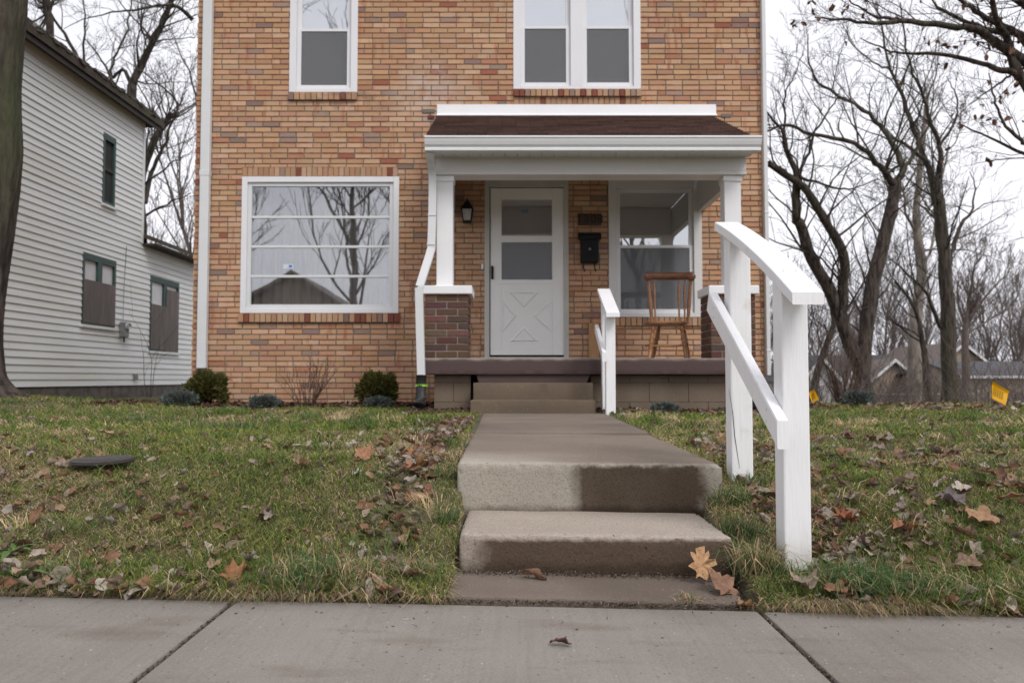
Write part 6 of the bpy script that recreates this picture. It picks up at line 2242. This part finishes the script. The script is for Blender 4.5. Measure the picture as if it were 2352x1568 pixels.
# ---------------------------------------------------------------- far houses and fence on the right
def gable_house(label, px0, px1, base_z, eave_py, ridge_py, d, depth, wall, roof, gable_front, group='small houses beyond the trees', win=()):
    x0, x1 = P(px0, 860, d).x, P(px1, 860, d).x
    ze_, zr = P((px0 + px1) / 2, eave_py, d).z, P((px0 + px1) / 2, ridge_py, d).z
    H = E('far_house', ((x0 + x1) / 2, d, base_z), label, 'house', group)
    y1 = d + depth
    if gable_front:
        xm = (x0 + x1) / 2
        MB().prism([(x0, base_z), (x1, base_z), (x1, ze_), (xm, zr - .1), (x0, ze_)], 'y', d, y1).build('wall', M[wall], H)
        for s_, xa_, xb_ in ((1, x0 - .4, xm), (-1, x1 + .4, xm)):
            sl_ = (zr - ze_) / (xm - x0)
            za = ze_ - .4 * sl_
            rf = MB().hexa([(xa_, d - .4, za), (xb_, d - .4, zr), (xb_, y1 + .4, zr), (xa_, y1 + .4, za), (xa_, d - .4, za + .16), (xb_, d - .4, zr + .16), (xb_, y1 + .4, zr + .16), (xa_, y1 + .4, za + .16)]).build('roof', M[roof], H)
            MB().hexa([(xa_, d - .46, za - .1), (xb_, d - .46, zr - .1), (xb_, d - .405, zr - .1), (xa_, d - .405, za - .1), (xa_, d - .46, za + .14), (xb_, d - .46, zr + .14), (xb_, d - .405, zr + .14), (xa_, d - .405, za + .14)]).build('rake_board', M['trim'], H)
    else:
        ym = (d + y1) / 2
        MB().prism([(d, base_z), (y1, base_z), (y1, ze_), (ym, zr - .1), (d, ze_)], 'x', x0, x1).build('wall', M[wall], H)
        MB().hexa([(x0 - .4, d - .4, ze_ - .1), (x1 + .4, d - .4, ze_ - .1), (x1 + .4, ym, zr), (x0 - .4, ym, zr), (x0 - .4, d - .4, ze_ + .05), (x1 + .4, d - .4, ze_ + .05), (x1 + .4, ym, zr + .15), (x0 - .4, ym, zr + .15)]).build('roof', M[roof], H)
        MB().hexa([(x0 - .4, ym, zr), (x1 + .4, ym, zr), (x1 + .4, y1 + .4, ze_ - .1), (x0 - .4, y1 + .4, ze_ - .1), (x0 - .4, ym, zr + .15), (x1 + .4, ym, zr + .15), (x1 + .4, y1 + .4, ze_ + .05), (x0 - .4, y1 + .4, ze_ + .05)]).build('roof', M[roof], H)
        MB().box(x0 - .4, x1 + .4, d - .46, d - .405, ze_ - .12, ze_ + .04).build('gutter', M['trim'], H)
    for (wx, wy, ww, wh) in win:
        a = P(wx, wy, d)
        w = MB(); w.box(a.x - ww / 2, a.x + ww / 2, d - .05, d - .005, a.z - wh / 2, a.z + wh / 2)
        wo = w.build('window', M['trim'], H)
        MB().box(a.x - ww / 2 + .08, a.x + ww / 2 - .08, d - .07, d - .052, a.z - wh / 2 + .08, a.z + wh / 2 - .08).build('pane', M['dark'], wo)


gable_house('low brown gabled house between the forked tree and the sycamore', 2005, 2098, -2.6, 868, 828, 58, 9, 'tan_wall2', 'far_roof2', True)
gable_house('long tan house with grey roof behind the sycamore', 2040, 2178, -2.6, 855, 815, 66, 9, 'tan_wall2', 'far_roof', False)
gable_house('tan gabled house with white rake boards right of the straight dark tree', 2135, 2285, -2.4, 852, 790, 60, 10, 'tan_wall', 'far_roof2', True, win=((2124, 898, .9, 1.2),))
gable_house('tan garage with dark grey roof at the right edge', 2212, 2420, -2.3, 864, 832, 50, 8, 'tan_wall', 'far_roof', False, win=())
gable_house('narrow orange-tan house seen between the forked stems', 1945, 1985, -2.6, 872, 818, 52, 8, 'tan_wall', 'far_roof2', True)
gable_house('pale blue-grey shed glimpsed just right of the near handrail post', 1850, 1915, -2.0, 862, 822, 44, 6, 'trim', 'far_roof', True)

def fence():
    d = 34.0
    g0 = float(gz(P(2200, 900, d).x, d))
    FN = E('chain_link_fence', (P(2150, 900, d).x, d, g0), 'thin chain-link fence on low posts before the far houses', 'fence')
    xs_ = [P(px, 900, d).x for px in range(1960, 2480, 62)]
    zt_ = P(2150, 905, d).z
    for x in xs_:
        MB().tube([(x, d, g0 - .3), (x, d, zt_ + .03)], .03, 6).build('post', M['grey_metal'], FN)
    MB().tube([(xs_[0], d, zt_), (xs_[-1], d, zt_)], .022, 6).build('top_rail', M['grey_metal'], FN)
    net = TubeNet(); h = zt_ - g0
    x = xs_[0] - h
    while x < xs_[-1]:
        for s_ in (1, -1):
            p0 = np.array([x if s_ > 0 else x + h, d, g0]); p1 = np.array([x + h if s_ > 0 else x, d, zt_])
            net.tube(np.array([p0, p1]), np.array([.003, .003]), 3)
        x += .12
    o = link_mesh('mesh', net.mesh('mesh', tuple(FN.location)), M['grey_metal'], FN); o['kind'] = 'stuff'


fence()

# ---------------------------------------------------------------- the wood further back
def far_tree_meshes(k, h, seed):
    out = []
    for i in range(k):
        rg = np.random.default_rng(seed + i)
        tn, bn = TubeNet(), TubeNet()
        hh = h * rg.uniform(.85, 1.15)
        tp_ = [np.array([0, 0, -.3])]
        for j in range(1, 6):
            tp_.append(np.array([rg.normal(0, .25), rg.normal(0, .25), hh * .12 * j]))
        p = smooth_poly(tp_, 3); r = np.linspace(.15, .07, len(p)) * rg.uniform(.7, 1.2)
        tn.tube(p, r, 8)
        side_branches(bn, p, r, hh * .55, rg, 1, 3, .011, .7, (11, 14), .15, None, .3, (.45, .8), (6, 8))
        for q in range(3):
            grow(bn, p[-1], [rg.normal(0, .35), rg.normal(0, .35), 1], hh * .45, r[-1] * .8, rg, 1, 3, .011, .6, (7, 10), .14)
        a = tn.mesh('trunk', (0, 0, 0)); b = bn.mesh('branches', (0, 0, 0))
        a.materials.append(M['bark_far']); b.materials.append(M['bark_far'])
        out.append((a, b))
    return out


FT = far_tree_meshes(5, 12, 300)
rgf = random.Random(61)
spots = []
for k in range(40):
    d = rgf.uniform(68, 105)
    px = 1700 + (k + rgf.random()) * (760 / 40)
    spots.append((px, d, 'bare tree of the far wood behind the small houses', 'far wood on the right', .85 + rgf.random() * .5))
for k in range(8):
    spots.append((60 + k * 52 + rgf.uniform(-15, 15), rgf.uniform(34, 52), 'bare tree of the far wood behind the clapboard house', 'far wood on the left', .8 + rgf.random() * .35))
for px, d, lb, gp, s_ in spots:
    q = P(px, 900, d)
    T = E('bare_tree', (q.x, d, float(gz(q.x, d))), lb, 'tree', gp)
    T.rotation_euler = (0, 0, rgf.uniform(0, 6.28)); T.scale = (s_, s_, s_ * rgf.uniform(.85, 1.1))
    a, b = rgf.choice(FT)
    for nm, me in (('trunk', a), ('branches', b)):
        o = bpy.data.objects.new(nm, me); COL.objects.link(o); o.parent = T

# brush under the wood
net = TubeNet(); rg = np.random.default_rng(90)
for k in range(900):
    px = rg.uniform(1775, 2380); d = rg.uniform(18, 48)
    q = P(px, 900, d)
    grow(net, (q.x, d, float(gz(q.x, d)) - .1), [rg.normal(0, .35), rg.normal(0, .35), 1], rg.uniform(.5, 1.7), .008, rg, 2, 3, .006, .3, (2, 4), .12)
o = link_mesh('brush', net.mesh('brush', (0, 0, 0)), M['bark_far'])
tag(o, 'tangle of thin leafless brush under the trees on the right', None, None, 'stuff')

# across the street: what the windows mirror
GS = 'bare trees across the street'
rg = np.random.default_rng(70)
for k, (x, y, h, lb) in enumerate(((-13.2, -17, 1.7, 'bare street tree mirrored at the left edge of the picture window'), (-9.5, -26, 1.8, 'bare street tree mirrored in the middle of the picture window'), (-3.4, -20, 1.75, 'bare street tree mirrored in the right part of the picture window'), (-6.4, -30, 1.8, 'farther bare street tree mirrored in the picture window'), (5.5, -16, 1.6, 'bare street tree mirrored in the porch window'))):
    T = E('bare_tree', (x, y, -.03), lb, 'tree', GS)
    T.rotation_euler = (0, 0, k * 2.1); T.scale = (h, h, h)
    a, b = FT[k % len(FT)]
    for nm, me in (('trunk', a), ('branches', b)):
        o = bpy.data.objects.new(nm, me); COL.objects.link(o); o.parent = T
H = E('far_house', (-13, -26, 0), 'house across the street mirrored low in the picture window', 'house')
MB().prism([(-18, -.1), (-7.5, -.1), (-7.5, 3.2), (-12.7, 6.6), (-18, 3.2)], 'y', -34, -26).build('wall', M['tan_wall2'], H)
for xa_, xb_ in ((-18.5, -12.7), (-7.0, -12.7)):
    MB().hexa([(xa_, -34.4, 2.9), (xb_, -34.4, 6.65), (xb_, -25.5, 6.65), (xa_, -25.5, 2.9), (xa_, -34.4, 3.1), (xb_, -34.4, 6.85), (xb_, -25.5, 6.85), (xa_, -25.5, 3.1)]).build('roof', M['far_roof2'], H)
